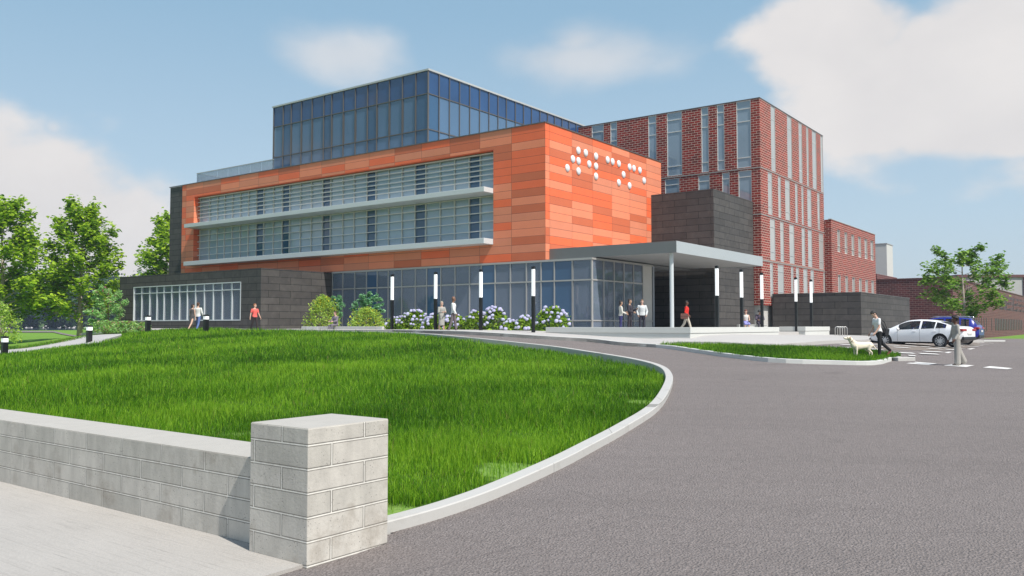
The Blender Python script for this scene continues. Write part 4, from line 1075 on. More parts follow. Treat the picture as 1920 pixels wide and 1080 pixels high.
tree('small_tree', up(628, 57), 2.6, lambda q: .6*max(.35, math.sin(PI*min(1, q)))**.6, 'small blue-green tree behind the rounded yellow flowering shrub', 'tree', 'small blue-green trees before the lobby', 1800, .13, SB, [.5, .35, .15], nb=14, base=.35, seed=10, tr=.05, sub=6, bark=M['stem'])
for i, (px, d, rx, h, n_, nm) in enumerate(((238, 59.5, 1.3, .85, 2200, 'green hedge bush with pink flowers below the left end of the long window'), (200, 60.5, 1.4, .9, 2200, 'green hedge bush with pink flowers under the small budding tree'), (268, 57.5, .6, .75, 1100, 'small green bush with pink flowers behind the bollard light by the window'))):
    shrub('hedge_bush', up(px, d, 1.5), rx, .7, h, n_, .12, [SH[1], SP[0], SP[1], SP[2]], [.4, .3, .2, .1], nm, group='pink flowering bushes by the charcoal wing', seed=20+i)
shrub('flowering_shrub', up(-6, 60, .7), 1.7, 1, 3.0, 2400, .15, SH, [.6, .37, .03], 'yellow-green bush at the left edge of the picture below the tall tree', seed=31)
# hydrangeas
HL = [leaf_mat('hydrangea leaf', (.26, .44, .04)), leaf_mat('hydrangea leaf light', (.42, .58, .07)), leaf_mat('hydrangea leaf dark', (.09, .18, .02))]
M['petal'] = simple('pale violet petals', (.56, .54, .74), .7, 0, .22, 14)
M['petal2'] = simple('faded violet petals', (.60, .60, .80), .7, 0, .18, 14)
def head_mesh(name, mat):
    mb = MB(); R_ = random.Random(3)
    for i in range(70):
        y = 1-1.75*(i+.5)/70; r_ = math.sqrt(max(0, 1-y*y)); a = i*2.39996
        n_ = Vector((math.cos(a)*r_, math.sin(a)*r_, y)); c_ = n_*.105*R_.uniform(.92, 1.05); t = n_.orthogonal().normalized(); b = n_.cross(t); q = R_.uniform(0, 2); t, b = t*math.cos(q)+b*math.sin(q), b*math.cos(q)-t*math.sin(q); k = .026
        mb.add([c_+t*k, c_+b*k+n_*.006, c_-t*k, c_-b*k+n_*.006], [(0, 1, 2, 3)])
    mb.ell((0, 0, 0), (.095, .095, .085), nu=10, nv=6)
    me = mb.build(name, mat); d = me.data; bpy.data.objects.remove(me); return d
hm = [head_mesh('flower_head', M['petal']), head_mesh('flower_head', M['petal2'])]
HY = [(745, 47.6, .7, .85, 'violet hydrangea bush just right of the leftmost lamp post'), (778, 47, .95, 1.25, 'broad violet hydrangea bush midway between the first and second lamp posts'), (818, 46.2, .8, 1.0, 'violet hydrangea bush behind the second lamp post'), (852, 45.6, .8, .95, 'violet hydrangea bush behind the man in the white shirt'),
      (893, 44.9, .7, 1.15, 'violet hydrangea bush behind the third lamp post'), (928, 44.3, .85, 1.35, 'tall violet hydrangea bush just right of the third lamp post'), (962, 43.6, .65, .62, 'low violet hydrangea bush left of the fourth lamp post'), (985, 43.2, .55, .85, 'violet hydrangea bush behind the fourth lamp post'), (1035, 42.9, .95, 1.35, 'big violet hydrangea bush between the fourth lamp post and the seat wall')]
for i, (px, d, rx, h, lb2) in enumerate(HY):
    b = shrub('hydrangea_bush', up(px, d, 1.66), rx, .6, h*.97, int(900*rx*h)+300, .15, HL, [.5, .35, .15], lb2, group='hydrangea bushes in front of the lobby', seed=40+i, lump=.15)
    R_ = random.Random(70+i)
    for j in range(int(9+17*rx*h)):
        a = R_.uniform(PI*.92, 2.08*PI); ph_ = R_.uniform(.1, 1.35)
        o = bpy.data.objects.new('flower_head', hm[R_.random() < .35]); C.objects.link(o); o.parent = b
        o.location = (math.cos(a)*math.cos(ph_)*rx*1.0, math.sin(a)*math.cos(ph_)*.62, h*(.12+.9*math.sin(ph_)))
        k = R_.uniform(.6, 1.05); o.scale = (k, k, k*.85); o.rotation_euler = (R_.uniform(0, .9), 0, R_.uniform(0, 6))

# ---------------- lake and woods beyond
wm_, wnt, wb = newmat('lake water'); wb.inputs['Base Color'].default_value = (.05, .08, .12, 1); wb.inputs['Roughness'].default_value = .06; wb.inputs['IOR'].default_value = 1.33
tcw = nd(wnt, 'ShaderNodeTexCoord'); bump(wnt, wb, noise(wnt, tcw.outputs['Object'], .6, 3), .12, .05)
lk = MB(); lk.add([(-420, 118, 1.25), (-20, 118, 1.25), (-20, 330, 1.25), (-420, 330, 1.25)], [(0, 1, 2, 3)]); lk.build('lake', wm_)['kind'] = 'structure'
WD = [leaf_mat('far wood leaf', (.05, .11, .04)), leaf_mat('far wood leaf light', (.13, .22, .08)), leaf_mat('far wood leaf dark', (.025, .06, .03))]
P = []; R_ = random.Random(5)
for i in range(130):
    x = R_.uniform(-230, -95); y = R_.uniform(300, 350); hgt = R_.uniform(12, 22)*(1.05 if x < -130 else .75); cr = R_.uniform(3.5, 6)
    for k_ in range(190):
        v = Vector((R_.gauss(0, 1), R_.gauss(0, 1), R_.gauss(0, 1))).normalized()*R_.uniform(.75, 1.05)
        P.append((x+v.x*cr*1.1, y+v.y*cr, 1+max(.3, hgt*.52+v.z*hgt*.5)))
wo = leaves('woodland', P, 1.7, WD, None, .1, [.5, .3, .2], .8); tag(wo, 'hazy blue-green wood on the far shore of the lake', 'woodland', None, 'stuff')

# ================================================================== CARS
M['tyre'] = simple('tyre rubber', (.018, .018, .02), .8)
M['rim'] = simple('alloy rim', (.55, .57, .60), .25, .7)
M['car_dark'] = simple('black trim', (.012, .012, .014), .35)
M['seat'] = simple('beige car seat', (.30, .27, .23), .8)
M['tail'] = simple('red tail light', (.35, .015, .02), .15)
M['headl'] = simple('clear head light', (.55, .58, .6), .08)
M['chrome'] = simple('chrome strip', (.7, .7, .72), .15, .8)
def paint(name, c):
    m, nt, b = newmat(name); b.inputs['Base Color'].default_value = (*c, 1); b.inputs['Roughness'].default_value = .3; b.inputs['Coat Weight'].default_value = .5; b.inputs['Coat Roughness'].default_value = .04; return m
mcg, gnt, gb = newmat('car window glass'); gb.inputs['Base Color'].default_value = (.02, .025, .03, 1); gb.inputs['Roughness'].default_value = .03; gb.inputs['Alpha'].default_value = .45
def interp(x, pts):
    xs = [p[0] for p in pts]; ys = [p[1] for p in pts]; return float(np.interp(x, xs, ys))
def smooth_i(x, pts):
    d = .06; return (interp(x-d, pts)+interp(x, pts)*2+interp(x+d, pts))/4
def wheel(parent, x, y, R_, side, nsp, w=.2):
    wh = MB(); prof = [(R_*.70, -w/2), (R_*.93, -w/2), (R_, -w/2+.035), (R_, w/2-.035), (R_*.93, w/2), (R_*.70, w/2)]
    n = 32; vs = []; fs = []
    for i in range(n):
        a = 2*PI*i/n
        for (r_, yy) in prof: vs.append((math.cos(a)*r_, yy, math.sin(a)*r_))
    k = len(prof)
    for i in range(n):
        for j in range(k): fs.append((i*k+j, i*k+(j+1)%k, ((i+1)%n)*k+(j+1)%k, ((i+1)%n)*k+j))
    wh.add(vs, fs); wo = wh.build('wheel', M['tyre'], parent, smooth=False); wo.location = (x, y, R_)
    rm = MB(); o_ = side*(w/2-.012)
    # outer ring, hub, spokes, brake disc behind
    def ring(r0, r1, y0, y1, n=32):
        vs = []; fs = []
        for i in range(n):
            a = 2*PI*i/n
            for (r_, yy) in ((r0, y0), (r1, y0), (r1, y1), (r0, y1)): vs.append((math.cos(a)*r_, yy, math.sin(a)*r_))
        for i in range(n):
            for j in range(4): fs.append((i*4+j, i*4+(j+1)%4, ((i+1)%n)*4+(j+1)%4, ((i+1)%n)*4+j))
        rm.add(vs, fs, 0)
    ring(R_*.66, R_*.72, o_-side*.10, o_+side*.004)
    ring(.0001, .05, o_-side*.06, o_-side*.0)
    for i in range(nsp):
        a = 2*PI*i/nsp; c_, s_ = math.cos(a), math.sin(a); t = .5
        for h_, wd in ((.0, .020),):
            pts = []
            for (r_, ww) in ((.04, .026), (R_*.67, .016)):
                for sg in (-1, 1):
                    for yy in (o_-side*.045, o_-side*.01): pts.append((c_*r_-s_*ww*sg, yy, s_*r_+c_*ww*sg))
            rm.add(pts, [(0, 1, 3, 2), (4, 6, 7, 5), (0, 4, 5, 1), (2, 3, 7, 6), (1, 5, 7, 3), (0, 2, 6, 4)], 0)
    rm.tube([(0, o_-side*.12, 0), (0, o_-side*.08, 0)], R_*.6, 24, m=1)
    rm.build('rim', [M['rim'], M['car_dark']], wo)
def car(name, loc, rz, spec, pnt, label, cat):
    r = empty(name, loc, rz); tag(r, label, cat); r.scale = (spec['sc'],)*3
    X0, X1, wb, R_ = spec['x0'], spec['x1'], spec['wb'], spec['R']
    xs = sorted(set(list(np.round(np.linspace(X0, X1, 58), 3))+spec['pill']))
    vs = []; ringn = 10
    for x in xs:
        hw = smooth_i(x, spec['hw']); zb_ = interp(x, spec['bot']); zd = smooth_i(x, spec['deck']); zr = smooth_i(x, spec['roof']); cab = zr > zd+.015
        zbelt = min(zd, smooth_i(x, spec['belt']))
        hr = interp(x, spec['hr'])
        half = [(0, zb_), (hw*.82, zb_), (hw*.955, zb_+.08), (hw, zb_+(zbelt-zb_)*.45), (hw*.985, zb_+(zbelt-zb_)*.78), (hw*.945, zbelt)]
        if cab:
            f_ = min(1, (zr-zbelt)/.35); h6 = hw*.93*(1-f_)+hr*f_
            half += [(h6, zbelt+(zr-zbelt)*.86), (h6*.9, zbelt+(zr-zbelt)*.965), (h6*.5, zr), (0, zr+.008)]
        else:
            half += [(hw*.90, zbelt+(zd-zbelt)*.5+.012), (hw*.80, zd+.02), (hw*.45, zd+.035), (0, zd+.04)]
        for y, z in half: vs.append((x, y, z))
        for y, z in half[1:-1]: vs.append((x, -y, z))
    m = 18; order = list(range(10))+list(range(17, 9, -1)); fs = []; mi = []
    def cab_at(x): return smooth_i(x, spec['roof']) > smooth_i(x, spec['deck'])+.015
    for i in range(len(xs)-1):
        xm = (xs[i]+xs[i+1])/2
        for j in range(18):
            a, b = order[j], order[(j+1)%18]
            fs.append((i*m+a, i*m+b, (i+1)*m+b, (i+1)*m+a))
            lo_, hi_ = (j, j+1) if j < 9 else (18-j-1, 18-j)
            g = 0
            if cab_at(xs[i]) and cab_at(xs[i+1]):
                if (lo_, hi_) == (5, 6) and any(p <= xm <= q for p, q in spec['side']): g = 1
                if lo_ >= 7 and any(p <= xm <= q for p, q in spec['screen']): g = 1
            if lo_ <= 1: g = 2
            mi.append(g)
    for i, rev in ((0, True), (len(xs)-1, False)):
        f_ = [i*m+k for k in order]; fs.append(tuple(f_[::-1] if rev else f_)); mi.append(0)
    mb = MB(); mb.v = vs; mb.f = fs; mb.m = mi
    body = mb.build('body', [pnt, mcg, M['car_dark']], None)
    bm = bmesh.new(); bm.from_mesh(body.data); bmesh.ops.recalc_face_normals(bm, faces=bm.faces[:]); bm.to_mesh(body.data); bm.free()
    cut = MB()
    for ax in (0, wb):
        for sd in (-1, 1): cut.tube([(ax, sd*.62, R_+.01), (ax, sd*1.3, R_+.01)], R_+.045, 36)
    co = cut.build('cut', M['car_dark'])
    bm = bmesh.new(); bm.from_mesh(co.data); bmesh.ops.recalc_face_normals(bm, faces=bm.faces[:]); bm.to_mesh(co.data); bm.free()
    md = body.modifiers.new('b', 'BOOLEAN'); md.object = co; md.operation = 'DIFFERENCE'; md.solver = 'EXACT'; md.material_mode = 'TRANSFER'
    dg = bpy.context.evaluated_depsgraph_get(); ev = body.evaluated_get(dg); me = bpy.data.meshes.new_from_object(ev)
    bpy.data.objects.remove(co); bpy.data.objects.remove(body)
    if len(me.polygons) < 200: print('BOOLEAN FAILED')
    me.name = 'body'
    gi = [i for i, mt in enumerate(me.materials) if mt and mt.name.startswith('car window')]
    bm = bmesh.new(); bm.from_mesh(me); bg_ = bm.copy()
    bmesh.ops.delete(bm, geom=[f for f in bm.faces if f.material_index in gi], context='FACES')
    bmesh.ops.delete(bg_, geom=[f for f in bg_.faces if f.material_index not in gi], context='FACES')
    bm.to_mesh(me); bm.free(); me.polygons.foreach_set('use_smooth', [True]*len(me.polygons)); me.set_sharp_from_angle(angle=math.radians(32))
    bo = bpy.data.objects.new('body', me); C.objects.link(bo); bo.parent = r
    # glass islands: side windows and screens, each its own part
    seen = set(); isl_ = []
    for f in bg_.faces:
        if f in seen: continue
        st_ = [f]; comp = []; seen.add(f)
        while st_:
            q = st_.pop(); comp.append(q)
            for e in q.edges:
                for g in e.link_faces:
                    if g not in seen: seen.add(g); st_.append(g)
        isl_.append(comp)
    for comp in isl_:
        mbb = MB(); ix = {}
        for f in comp:
            for v in f.verts:
                if v not in ix: ix[v] = len(mbb.v); mbb.v.append(tuple(v.co))
            mbb.f.append(tuple(ix[v] for v in f.verts)); mbb.m.append(0)
        ys = [v[1] for v in mbb.v]
        mbb.build('windscreen' if min(ys)*max(ys) < 0 else 'side_window', mcg, r, smooth=True)
    bg_.free()
    for ax in (0, wb):
        for sd in (-1, 1): wheel(r, ax, sd*(smooth_i(ax, spec['hw'])-.115), R_, sd, spec['nsp'])
    hwm = smooth_i(1.0, spec['hw'])
    for sd in (-1, 1):
        for dx in spec['handles']:
            o = MB(); o.box(dx-.09, dx+.09, sd*(hwm*.985)-.018, sd*(hwm*.985)+.018, spec['hz'], spec['hz']+.03); o.build('door_handle', spec.get('hm', pnt), r, bevel=.008)
        for dx in spec['seams']:
            # shut lines follow the flank
            pts = []
            zb_ = interp(dx, spec['bot']); zbt = min(smooth_i(dx, spec['deck']), smooth_i(dx, spec['belt'])); hw = smooth_i(dx, spec['hw'])
            for (yy, zz) in ((hw*.955, zb_+.08), (hw, zb_+(zbt-zb_)*.45), (hw*.985, zb_+(zbt-zb_)*.78), (hw*.945, zbt)): pts.append((dx, sd*(yy+.001), zz))
            o = MB(); o.tube(pts, .005, 4); o.build('door_seam', M['car_dark'], r)
        mx = spec['mirror']; o = MB(); o.ell((mx, sd*(hwm+.07), spec['belt_m']+.04), (.07, .10, .075)); o.tube([(mx, sd*(hwm*.9), spec['belt_m']), (mx, sd*(hwm+.03), spec['belt_m']+.02)], .025, 6); o.build('wing_mirror', pnt, r, smooth=True)
        xt = X0; hwt = smooth_i(xt+.12, spec['hw'])
        o = MB(); zt = spec['tz']; o.box(xt-.012, xt+.26, sd*(hwt*.42), sd*(smooth_i(xt+.26, spec['hw'])*.985+.008), zt, zt+.13); o.build('tail_light', M['tail'], r, bevel=.03)
        o = MB(); zh = spec['hlz']; o.box(X1-.30, X1-.06, sd*(smooth_i(X1-.2, spec['hw'])*.5), sd*(smooth_i(X1-.28, spec['hw'])*.97), zh, zh+.12); o.build('headlight', M['headl'], r, bevel=.03)
        o = MB()
        for sx_ in spec['seats']:
            o.box(sx_, sx_+.14, sd*.14, sd*.60, .45, 1.02); o.box(sx_+.02, sx_+.12, sd*.25, sd*.48, 1.05, 1.22); o.box(sx_, sx_+.5, sd*.14, sd*.6, .45, .60)
        o.build('seats', M['seat'], r, bevel=.03)
    o = MB(); o.box(X0-.02, X0+.3, -hwm*.82, hwm*.82, interp(X0, spec['bot'])-.04, interp(X0, spec['bot'])+.14); o.box(X1-.3, X1-.01, -hwm*.72, hwm*.72, interp(X1, spec['bot'])-.05, interp(X1, spec['bot'])+.10); o.build('bumper', M['car_dark'], r, bevel=.04)
    o = MB(); o.box(X0-.03, X0-.012, -.26, .26, spec['tz']-.16, spec['tz']-.05); o.build('number_plate', M['paint'], r)
    if spec.get('rails'):
        for sd in (-1, 1):
            o = MB(); o.tube([(-.5, sd*.58, 1.66), (-.3, sd*.58, 1.72), (1.4, sd*.58, 1.73), (1.7, sd*.58, 1.67)], .018, 6); o.build('roof_rail', M['chrome'], r, smooth=True)
    o = MB(); o.tube([(1.9, -.36, .78), (1.9, -.36, .785)], .01, 4)
    sw = [(1.85+.05*math.sin(a)*0, -.38+.17*math.cos(a), .88+.17*math.sin(a)) for a in np.linspace(0, 2*PI, 17)]; o.tube(sw, .015, 6); o.build('steering_wheel', M['car_dark'], r)
    o = MB(); o.box(2.0, 2.35, -.7, .7, .6, .86); o.build('dashboard', M['car_dark'], r, bevel=.05)
    return r
sedan = dict(sc=.96, x0=-1.08, x1=3.78, wb=2.8, R=.335, nsp=10,
  hw=[(-1.08, .70), (-1.0, .80), (-.7, .89), (0, .925), (1.4, .93), (2.8, .92), (3.3, .85), (3.6, .72), (3.78, .52)],
  bot=[(-1.08, .42), (-.8, .27), (-.4, .21), (3.1, .20), (3.6, .24), (3.78, .34)],
  deck=[(-1.08, .86), (-1.02, .99), (-.9, 1.03), (-.5, 1.04), (2.3, .96), (2.75, .93), (3.3, .80), (3.6, .68), (3.72, .58), (3.78, .50)],
  belt=[(-1.08, .95), (-.5, .99), (.2, .965), (1.2, .93), (2.4, .88), (2.75, .87), (3.3, .75), (3.78, .46)],
  roof=[(-1.08, .5), (-.78, 1.0), (-.65, 1.055), (-.2, 1.22), (.2, 1.34), (.7, 1.41), (1.2, 1.43), (1.6, 1.40), (1.9, 1.31), (2.3, 1.11), (2.55, .97), (2.65, .9), (3.78, .4)],
  hr=[(-1.08, .60), (.2, .60), (1.2, .61), (2.0, .64), (3.78, .7)], side=[(-.28, .22), (.28, .93), (1.03, 2.12)], screen=[(-.62, .12), (1.78, 2.5)],
  pill=[-.28, .22, .28, .93, 1.03, 2.12, -.62, .12, 1.78, 2.5], handles=[.25, 1.25], hz=.80, seams=[.02, .98, 2.12], mirror=2.05, belt_m=.90, tz=.82, hlz=.60, seats=[.35, 1.25])
suv = dict(sc=.91, x0=-.95, x1=3.6, wb=2.68, R=.36, nsp=5,
  hw=[(-.95, .74), (-.85, .84), (-.5, .90), (0, .92), (1.4, .925), (2.7, .92), (3.2, .86), (3.5, .74), (3.6, .60)],
  bot=[(-.95, .48), (-.7, .34), (-.3, .26), (3.0, .26), (3.45, .30), (3.6, .42)],
  deck=[(-.95, .95), (-.92, 1.05), (-.85, 1.10), (2.3, 1.06), (2.7, 1.04), (3.2, .98), (3.5, .86), (3.6, .70)],
  belt=[(-.95, 1.0), (-.5, 1.07), (1.2, 1.0), (2.4, .97), (3.2, .92), (3.6, .64)],
  roof=[(-.95, .8), (-.88, 1.16), (-.6, 1.52), (-.45, 1.62), (0, 1.66), (.8, 1.69), (1.4, 1.67), (1.75, 1.60), (2.2, 1.30), (2.5, 1.08), (2.6, .9), (3.6, .5)],
  hr=[(-.95, .62), (.2, .66), (1.2, .68), (2.0, .68), (3.6, .7)], side=[(-.42, .02), (.10, .86), (.96, 2.0)], screen=[(-.83, -.52), (1.72, 2.38)],
  pill=[-.42, .02, .10, .86, .96, 2.0, -.83, -.52, 1.72, 2.38], handles=[.2, 1.2], hz=.90, seams=[.05, .91, 2.05], mirror=1.95, belt_m=1.0, tz=.95, hlz=.78, seats=[.3, 1.15], rails=True, hm=M['chrome'])
p = at_y(1776, 640, 41.2); 
wc = car('parked_car', (p[0], p[1], hz(p[0], p[1])+.0), math.radians(131), sedan, paint('white car paint', (.88, .88, .89)), 'white four-door saloon parked side-on behind the man with the dog', 'car')
p = at_y(1808, 640, 46.5)
car('parked_car', (p[0], p[1], hz(p[0], p[1])+.0), math.radians(141), suv, paint('blue car paint', (.012, .02, .26)), 'dark blue estate car with roof rails parked behind the white saloon', 'car')

# ================================================================== PEOPLE
def cap(mb, a, b, ra, rb, n=10):
    a, b = Vector(a), Vector(b); d = b-a; L_ = d.length
    if L_ < 1e-5: return
    pts = []; rd = []
    for k in (0, .5, .8, .95): pts.append(a-d/L_*ra*math.cos(math.asin(min(1, k)))*1.0 if k else a-d/L_*ra); rd.append(max(.002, ra*k))
    pts.append(a); rd.append(ra)
    for q in (.33, .66): pts.append(a+d*q); rd.append(ra+(rb-ra)*q)
    pts.append(b); rd.append(rb)
    for k in (.95, .8, .5, 0): pts.append(b+d/L_*rb*math.cos(math.asin(k)) if k else b+d/L_*rb); rd.append(max(.002, rb*k))
    mb.tube(pts, rd, n)
def loft(mb, rings, n=18):
    """rings: (centre, fwd vec, side vec, rx, ry)"""
    vs = []; fs = []
    for c_, fx, sy_, rx, ry in rings:
        for k in range(n):
            a = 2*PI*k/n; ca, sa = math.cos(a), math.sin(a)
            ca = math.copysign(abs(ca)**.85, ca); sa = math.copysign(abs(sa)**.85, sa)
            vs.append(Vector(c_)+Vector(fx)*rx*ca+Vector(sy_)*ry*sa)
    for i in range(len(rings)-1):
        for k in range(n): fs.append((i*n+k, i*n+(k+1)%n, (i+1)*n+(k+1)%n, (i+1)*n+k))
    fs.append(tuple(range(n-1, -1, -1))); fs.append(tuple((len(rings)-1)*n+k for k in range(n)))
    mb.add(vs, fs)
def fuse(mb, name, mats, parent, vox=.012, sm=4, extra=None):
    """one continuous skin over overlapping volumes"""
    o = mb.build(name, mats)
    bm = bmesh.new(); bm.from_mesh(o.data)
    # orient every closed shell outward
    bmesh.ops.recalc_face_normals(bm, faces=bm.faces[:]); bm.to_mesh(o.data); bm.free()
    r = o.modifiers.new('r', 'REMESH'); r.mode = 'VOXEL'; r.voxel_size = vox; r.use_smooth_shade = True
    s_ = o.modifiers.new('s', 'SMOOTH'); s_.iterations = sm; s_.factor = .5
    dg = bpy.context.evaluated_depsgraph_get(); me = bpy.data.meshes.new_from_object(o.evaluated_get(dg)); bpy.data.objects.remove(o)
    me.name = name; me.materials.clear()
    for mt in (mats if isinstance(mats, (list, tuple)) else [mats]): me.materials.append(mt)
    if extra:
        bm = bmesh.new(); bm.from_mesh(me)
        base = [bm.verts.new(v) for v in extra.v]; 
        for f, m_ in zip(extra.f, extra.m):
            try: q = bm.faces.new([base[i] for i in f]); q.material_index = m_; q.smooth = True
            except ValueError: pass
        bm.to_mesh(me); bm.free()
    ob = bpy.data.objects.new(name, me); C.objects.link(ob); ob.parent = parent
    return ob
SK = {'light': simple('fair skin', (.58, .36, .27), .55), 'mid': simple('tan skin', (.42, .25, .16), .55), 'dark': simple('dark brown skin', (.11, .05, .03), .5), 'brown': simple('brown skin', (.20, .10, .06), .5)}
EYE = simple('eye white', (.7, .7, .7), .2); IR = simple('iris and brow', (.03, .02, .015), .4); LIP = simple('lips', (.35, .12, .10), .5)
_cl = {}
def cloth(c, r=.85):
    if c not in _cl: _cl[c] = simple('cloth %d' % len(_cl), c, r, 0, .12, 9, bmp=.25)
    return _cl[c]
def person(label, loc, rz, h=1.75, lean=0, head=(0, 0), legs=((10, 5), (-15, 10)), arms=((5, 10, 15, 0), (5, 10, 15, 0)), spread=3, skin='light', hair=((.05, .03, .02), 'short'),
           top=((.7, .7, .7), 'long'), bottom=('trousers', (.05, .05, .06)), shoes=(.02, .02, .02), seat=None, fem=False, jacket=None, wide=1.0, group=None):
    r = empty('person', loc, rz); r.scale = (h/1.75,)*3; tag(r, label, 'person', group)
    V = Vector; rad = math.radians; J = {}
    for i, sd in enumerate((1, -1)):
        a, kb = rad(legs[i][0]), rad(legs[i][1]); hp = V((0, sd*.088, .90)); sp = math.sin(rad(spread))*sd
        kn = hp+V((math.sin(a), sp, -math.cos(a)*math.cos(rad(spread))))*.43
        an = kn+V((math.sin(a-kb), sp*.3, -math.cos(a-kb)))*.41
        J[sd] = (hp, kn, an, a-kb)
    low = min(J[1][2].z, J[-1][2].z)-.075
    if seat is not None: low = .90-seat-.085
    dz = -low
    for sd in J: J[sd] = tuple((v+V((0, 0, dz)) if isinstance(v, V) else v) for v in J[sd])
    pel = V((0, 0, .94+dz)); ln = rad(lean); U = V((math.sin(ln), 0, math.cos(ln))); Fw = V((math.cos(ln), 0, -math.sin(ln))); Sd = V((0, 1, 0))
    def sp_(t, f=0): return pel+U*t+Fw*f
    shw = .165 if fem else .185; k_ = .9 if fem else 1.0
    tor = [(-.12, .06, .085, 0), (-.05, .105, .155*(1.06 if fem else 1), -.005), (.03, .10, .155*(1.05 if fem else 1), 0), (.13, .088*k_, .130*k_, .005), (.24, .098*k_, .140*k_, .01), (.35, .112*k_, .162*k_, .01), (.43, .100*k_, .172*k_, .0), (.48, .075, .150*k_, -.01), (.52, .05, .07, -.01)]
    hd_p, hd_y = rad(head[0]), rad(head[1]); nk0 = sp_(.50, -.01)
    ha = ln+hd_p; hu = V((math.sin(ha), 0, math.cos(ha))); hf0 = V((math.cos(ha), 0, -math.sin(ha)))
    hf = hf0*math.cos(hd_y)+Sd*math.sin(hd_y); hs = hu.cross(hf).normalized()
    hc = nk0+U*.06+hu*.125+hf*.02
    bd = MB(); loft(bd, [(sp_(t, f), Fw, Sd, rx-.012, ry-.012) for t, rx, ry, f in tor])
    cap(bd, nk0-U*.03, hc-hu*.04-hf*.015, .056, .052)
    Rm = Matrix((hf, hs, hu)).transposed()
    bd.ell(hc+hu*.025-hf*.008, (.094, .077, .100), Rm); bd.ell(hc-hu*.045+hf*.022, (.066, .058, .075), Rm)
    cap(bd, hc+hf*.085+hu*.012, hc+hf*.103-hu*.022, .008, .014, 8)
    bd.ell(hc+hf*.072-hu*.088, (.022, .026, .018), Rm)
    for sd in (1, -1): bd.ell(hc+hs*sd*.080-hf*.005-hu*.005, (.020, .012, .032), Rm)
    A = {}
    ex = MB()
    for i, sd in enumerate((1, -1)):
        hp, kn, an, fa = J[sd]
        cap(bd, hp+V((0, 0, .0)), kn, .078, .052); cap(bd, kn, an, .052, .036); cap(bd, kn+(an-kn)*.25-V((math.cos(fa), 0, math.sin(fa)))*.012, kn+(an-kn)*.45, .05, .042)
        fd = V((math.cos(fa*.35), 0, math.sin(fa*.35)*.6)).normalized()
        if fa < -.25: fd = V((math.cos(-fa), 0, -math.sin(-fa)*1.0)).normalized()
        J[sd] = (hp, kn, an, fd)
        cap(bd, an-V((0, 0, .035)), an+fd*.14-V((0, 0, .05)), .035, .026)
        sa, ab, eb, inw = (rad(q) for q in arms[i]); sh = sp_(.445)+Sd*sd*shw
        ud = V((math.sin(sa)*math.cos(ab), sd*math.sin(ab), -math.cos(sa)*math.cos(ab))); el = sh+ud*.285
        b2 = ab-inw; f_ = sa+eb; ld = V((math.sin(f_)*math.cos(b2), sd*math.sin(b2), -math.cos(f_)*math.cos(b2))); wr = el+ld*.25
        A[sd] = (sh, el, wr, ld)
        cap(bd, sh, el, .052*k_, .040*k_); cap(bd, el, wr, .042*k_, .028*k_)
        # hand: palm plus five separate bent fingers
        sdv = ld.cross(Sd).normalized(); wv = ld.cross(sdv).normalized()      # palm width along the walking direction
        if wv.dot(V((1, 0, 0))) < 0: wv = -wv
        nrm = Sd*-sd
        nrm = (nrm-ld*nrm.dot(ld)).normalized(); wv = ld.cross(nrm).normalized()
        if wv.x < 0: wv = -wv
        cap(bd, wr, wr+ld*.045, .027, .030); cap(bd, wr+ld*.05+wv*.018, wr+ld*.085+wv*.02, .018, .015); cap(bd, wr+ld*.05-wv*.018, wr+ld*.08-wv*.02, .018, .015)
        for q, (off, ll) in enumerate(((.030, .068), (.010, .078), (-.010, .073), (-.029, .058))):
            b0 = wr+ld*.082+wv*off; m1 = b0+(ld*.93+nrm*.35)*ll*.45; m2 = m1+(ld*.75+nrm*.65)*ll*.32; m3 = m2+(ld*.5+nrm*.85)*ll*.25
            ex.tube([b0-ld*.01, m1, m2, m3], [.0092, .0088, .0080, .006], 6, m=0)
        t0 = wr+ld*.03+wv*.028; t1 = t0+(ld*.6+wv*.7+nrm*.3)*.035; t2 = t1+(ld*.9+wv*.15+nrm*.4)*.03
        ex.tube([t0-wv*.012, t1, t2], [.012, .0105, .007], 6, m=0)
    for sd in (1, -1):
        ec = hc+hf*.079+hs*sd*.031+hu*.020
        ex.ell(ec, (.010, .015, .009), Rm, 8, 6, m=1); ex.ell(ec+hf*.007, (.005, .006, .006), Rm, 8, 6, m=2); ex.ell(ec+hf*.006+hu*.020, (.006, .020, .0035), Rm, 8, 5, m=2)
    ex.ell(hc+hf*.082-hu*.052, (.008, .023, .007), Rm, 8, 5, m=3)
    fuse(bd, 'body', [SK[skin], EYE, IR, LIP], r, .012, 3, ex)
    # hair
    hcol, hst = hair; hm_ = simple('hair', hcol, .6, 0, .3, 30, bmp=.4); hb = MB()
    if hst != 'bald':
        hb.ell(hc+hu*.042-hf*.020, (.094, .086, .092), Rm); hb.ell(hc+hu*.0-hf*.048, (.062, .080, .085), Rm); hb.ell(hc+hu*.100+hf*.030, (.058, .062, .030), Rm)
        if hst == 'long': hb.ell(hc-hu*.09-hf*.07, (.045, .08, .12), Rm); hb.ell(hc-hu*.18-hf*.08, (.035, .07, .09), Rm)
        if hst == 'bob': hb.ell(hc-hu*.03-hf*.04, (.075, .098, .10), Rm)
        if hst == 'curly':
            for q in range(26):
                a = q*2.4; zz = -.2+1.15*q/26; rr_ = math.sqrt(max(0, 1-zz*zz)); cx = math.cos(a)*rr_
                if cx > .45 and zz < .5: continue
                hb.ell(hc+hf*(cx*.10-.02)+hs*math.sin(a)*rr_*.10+hu*(zz*.105+.02), (.036, .036, .036), Rm, 8, 6)
        fuse(hb, 'hair', hm_, r, .011, 2)
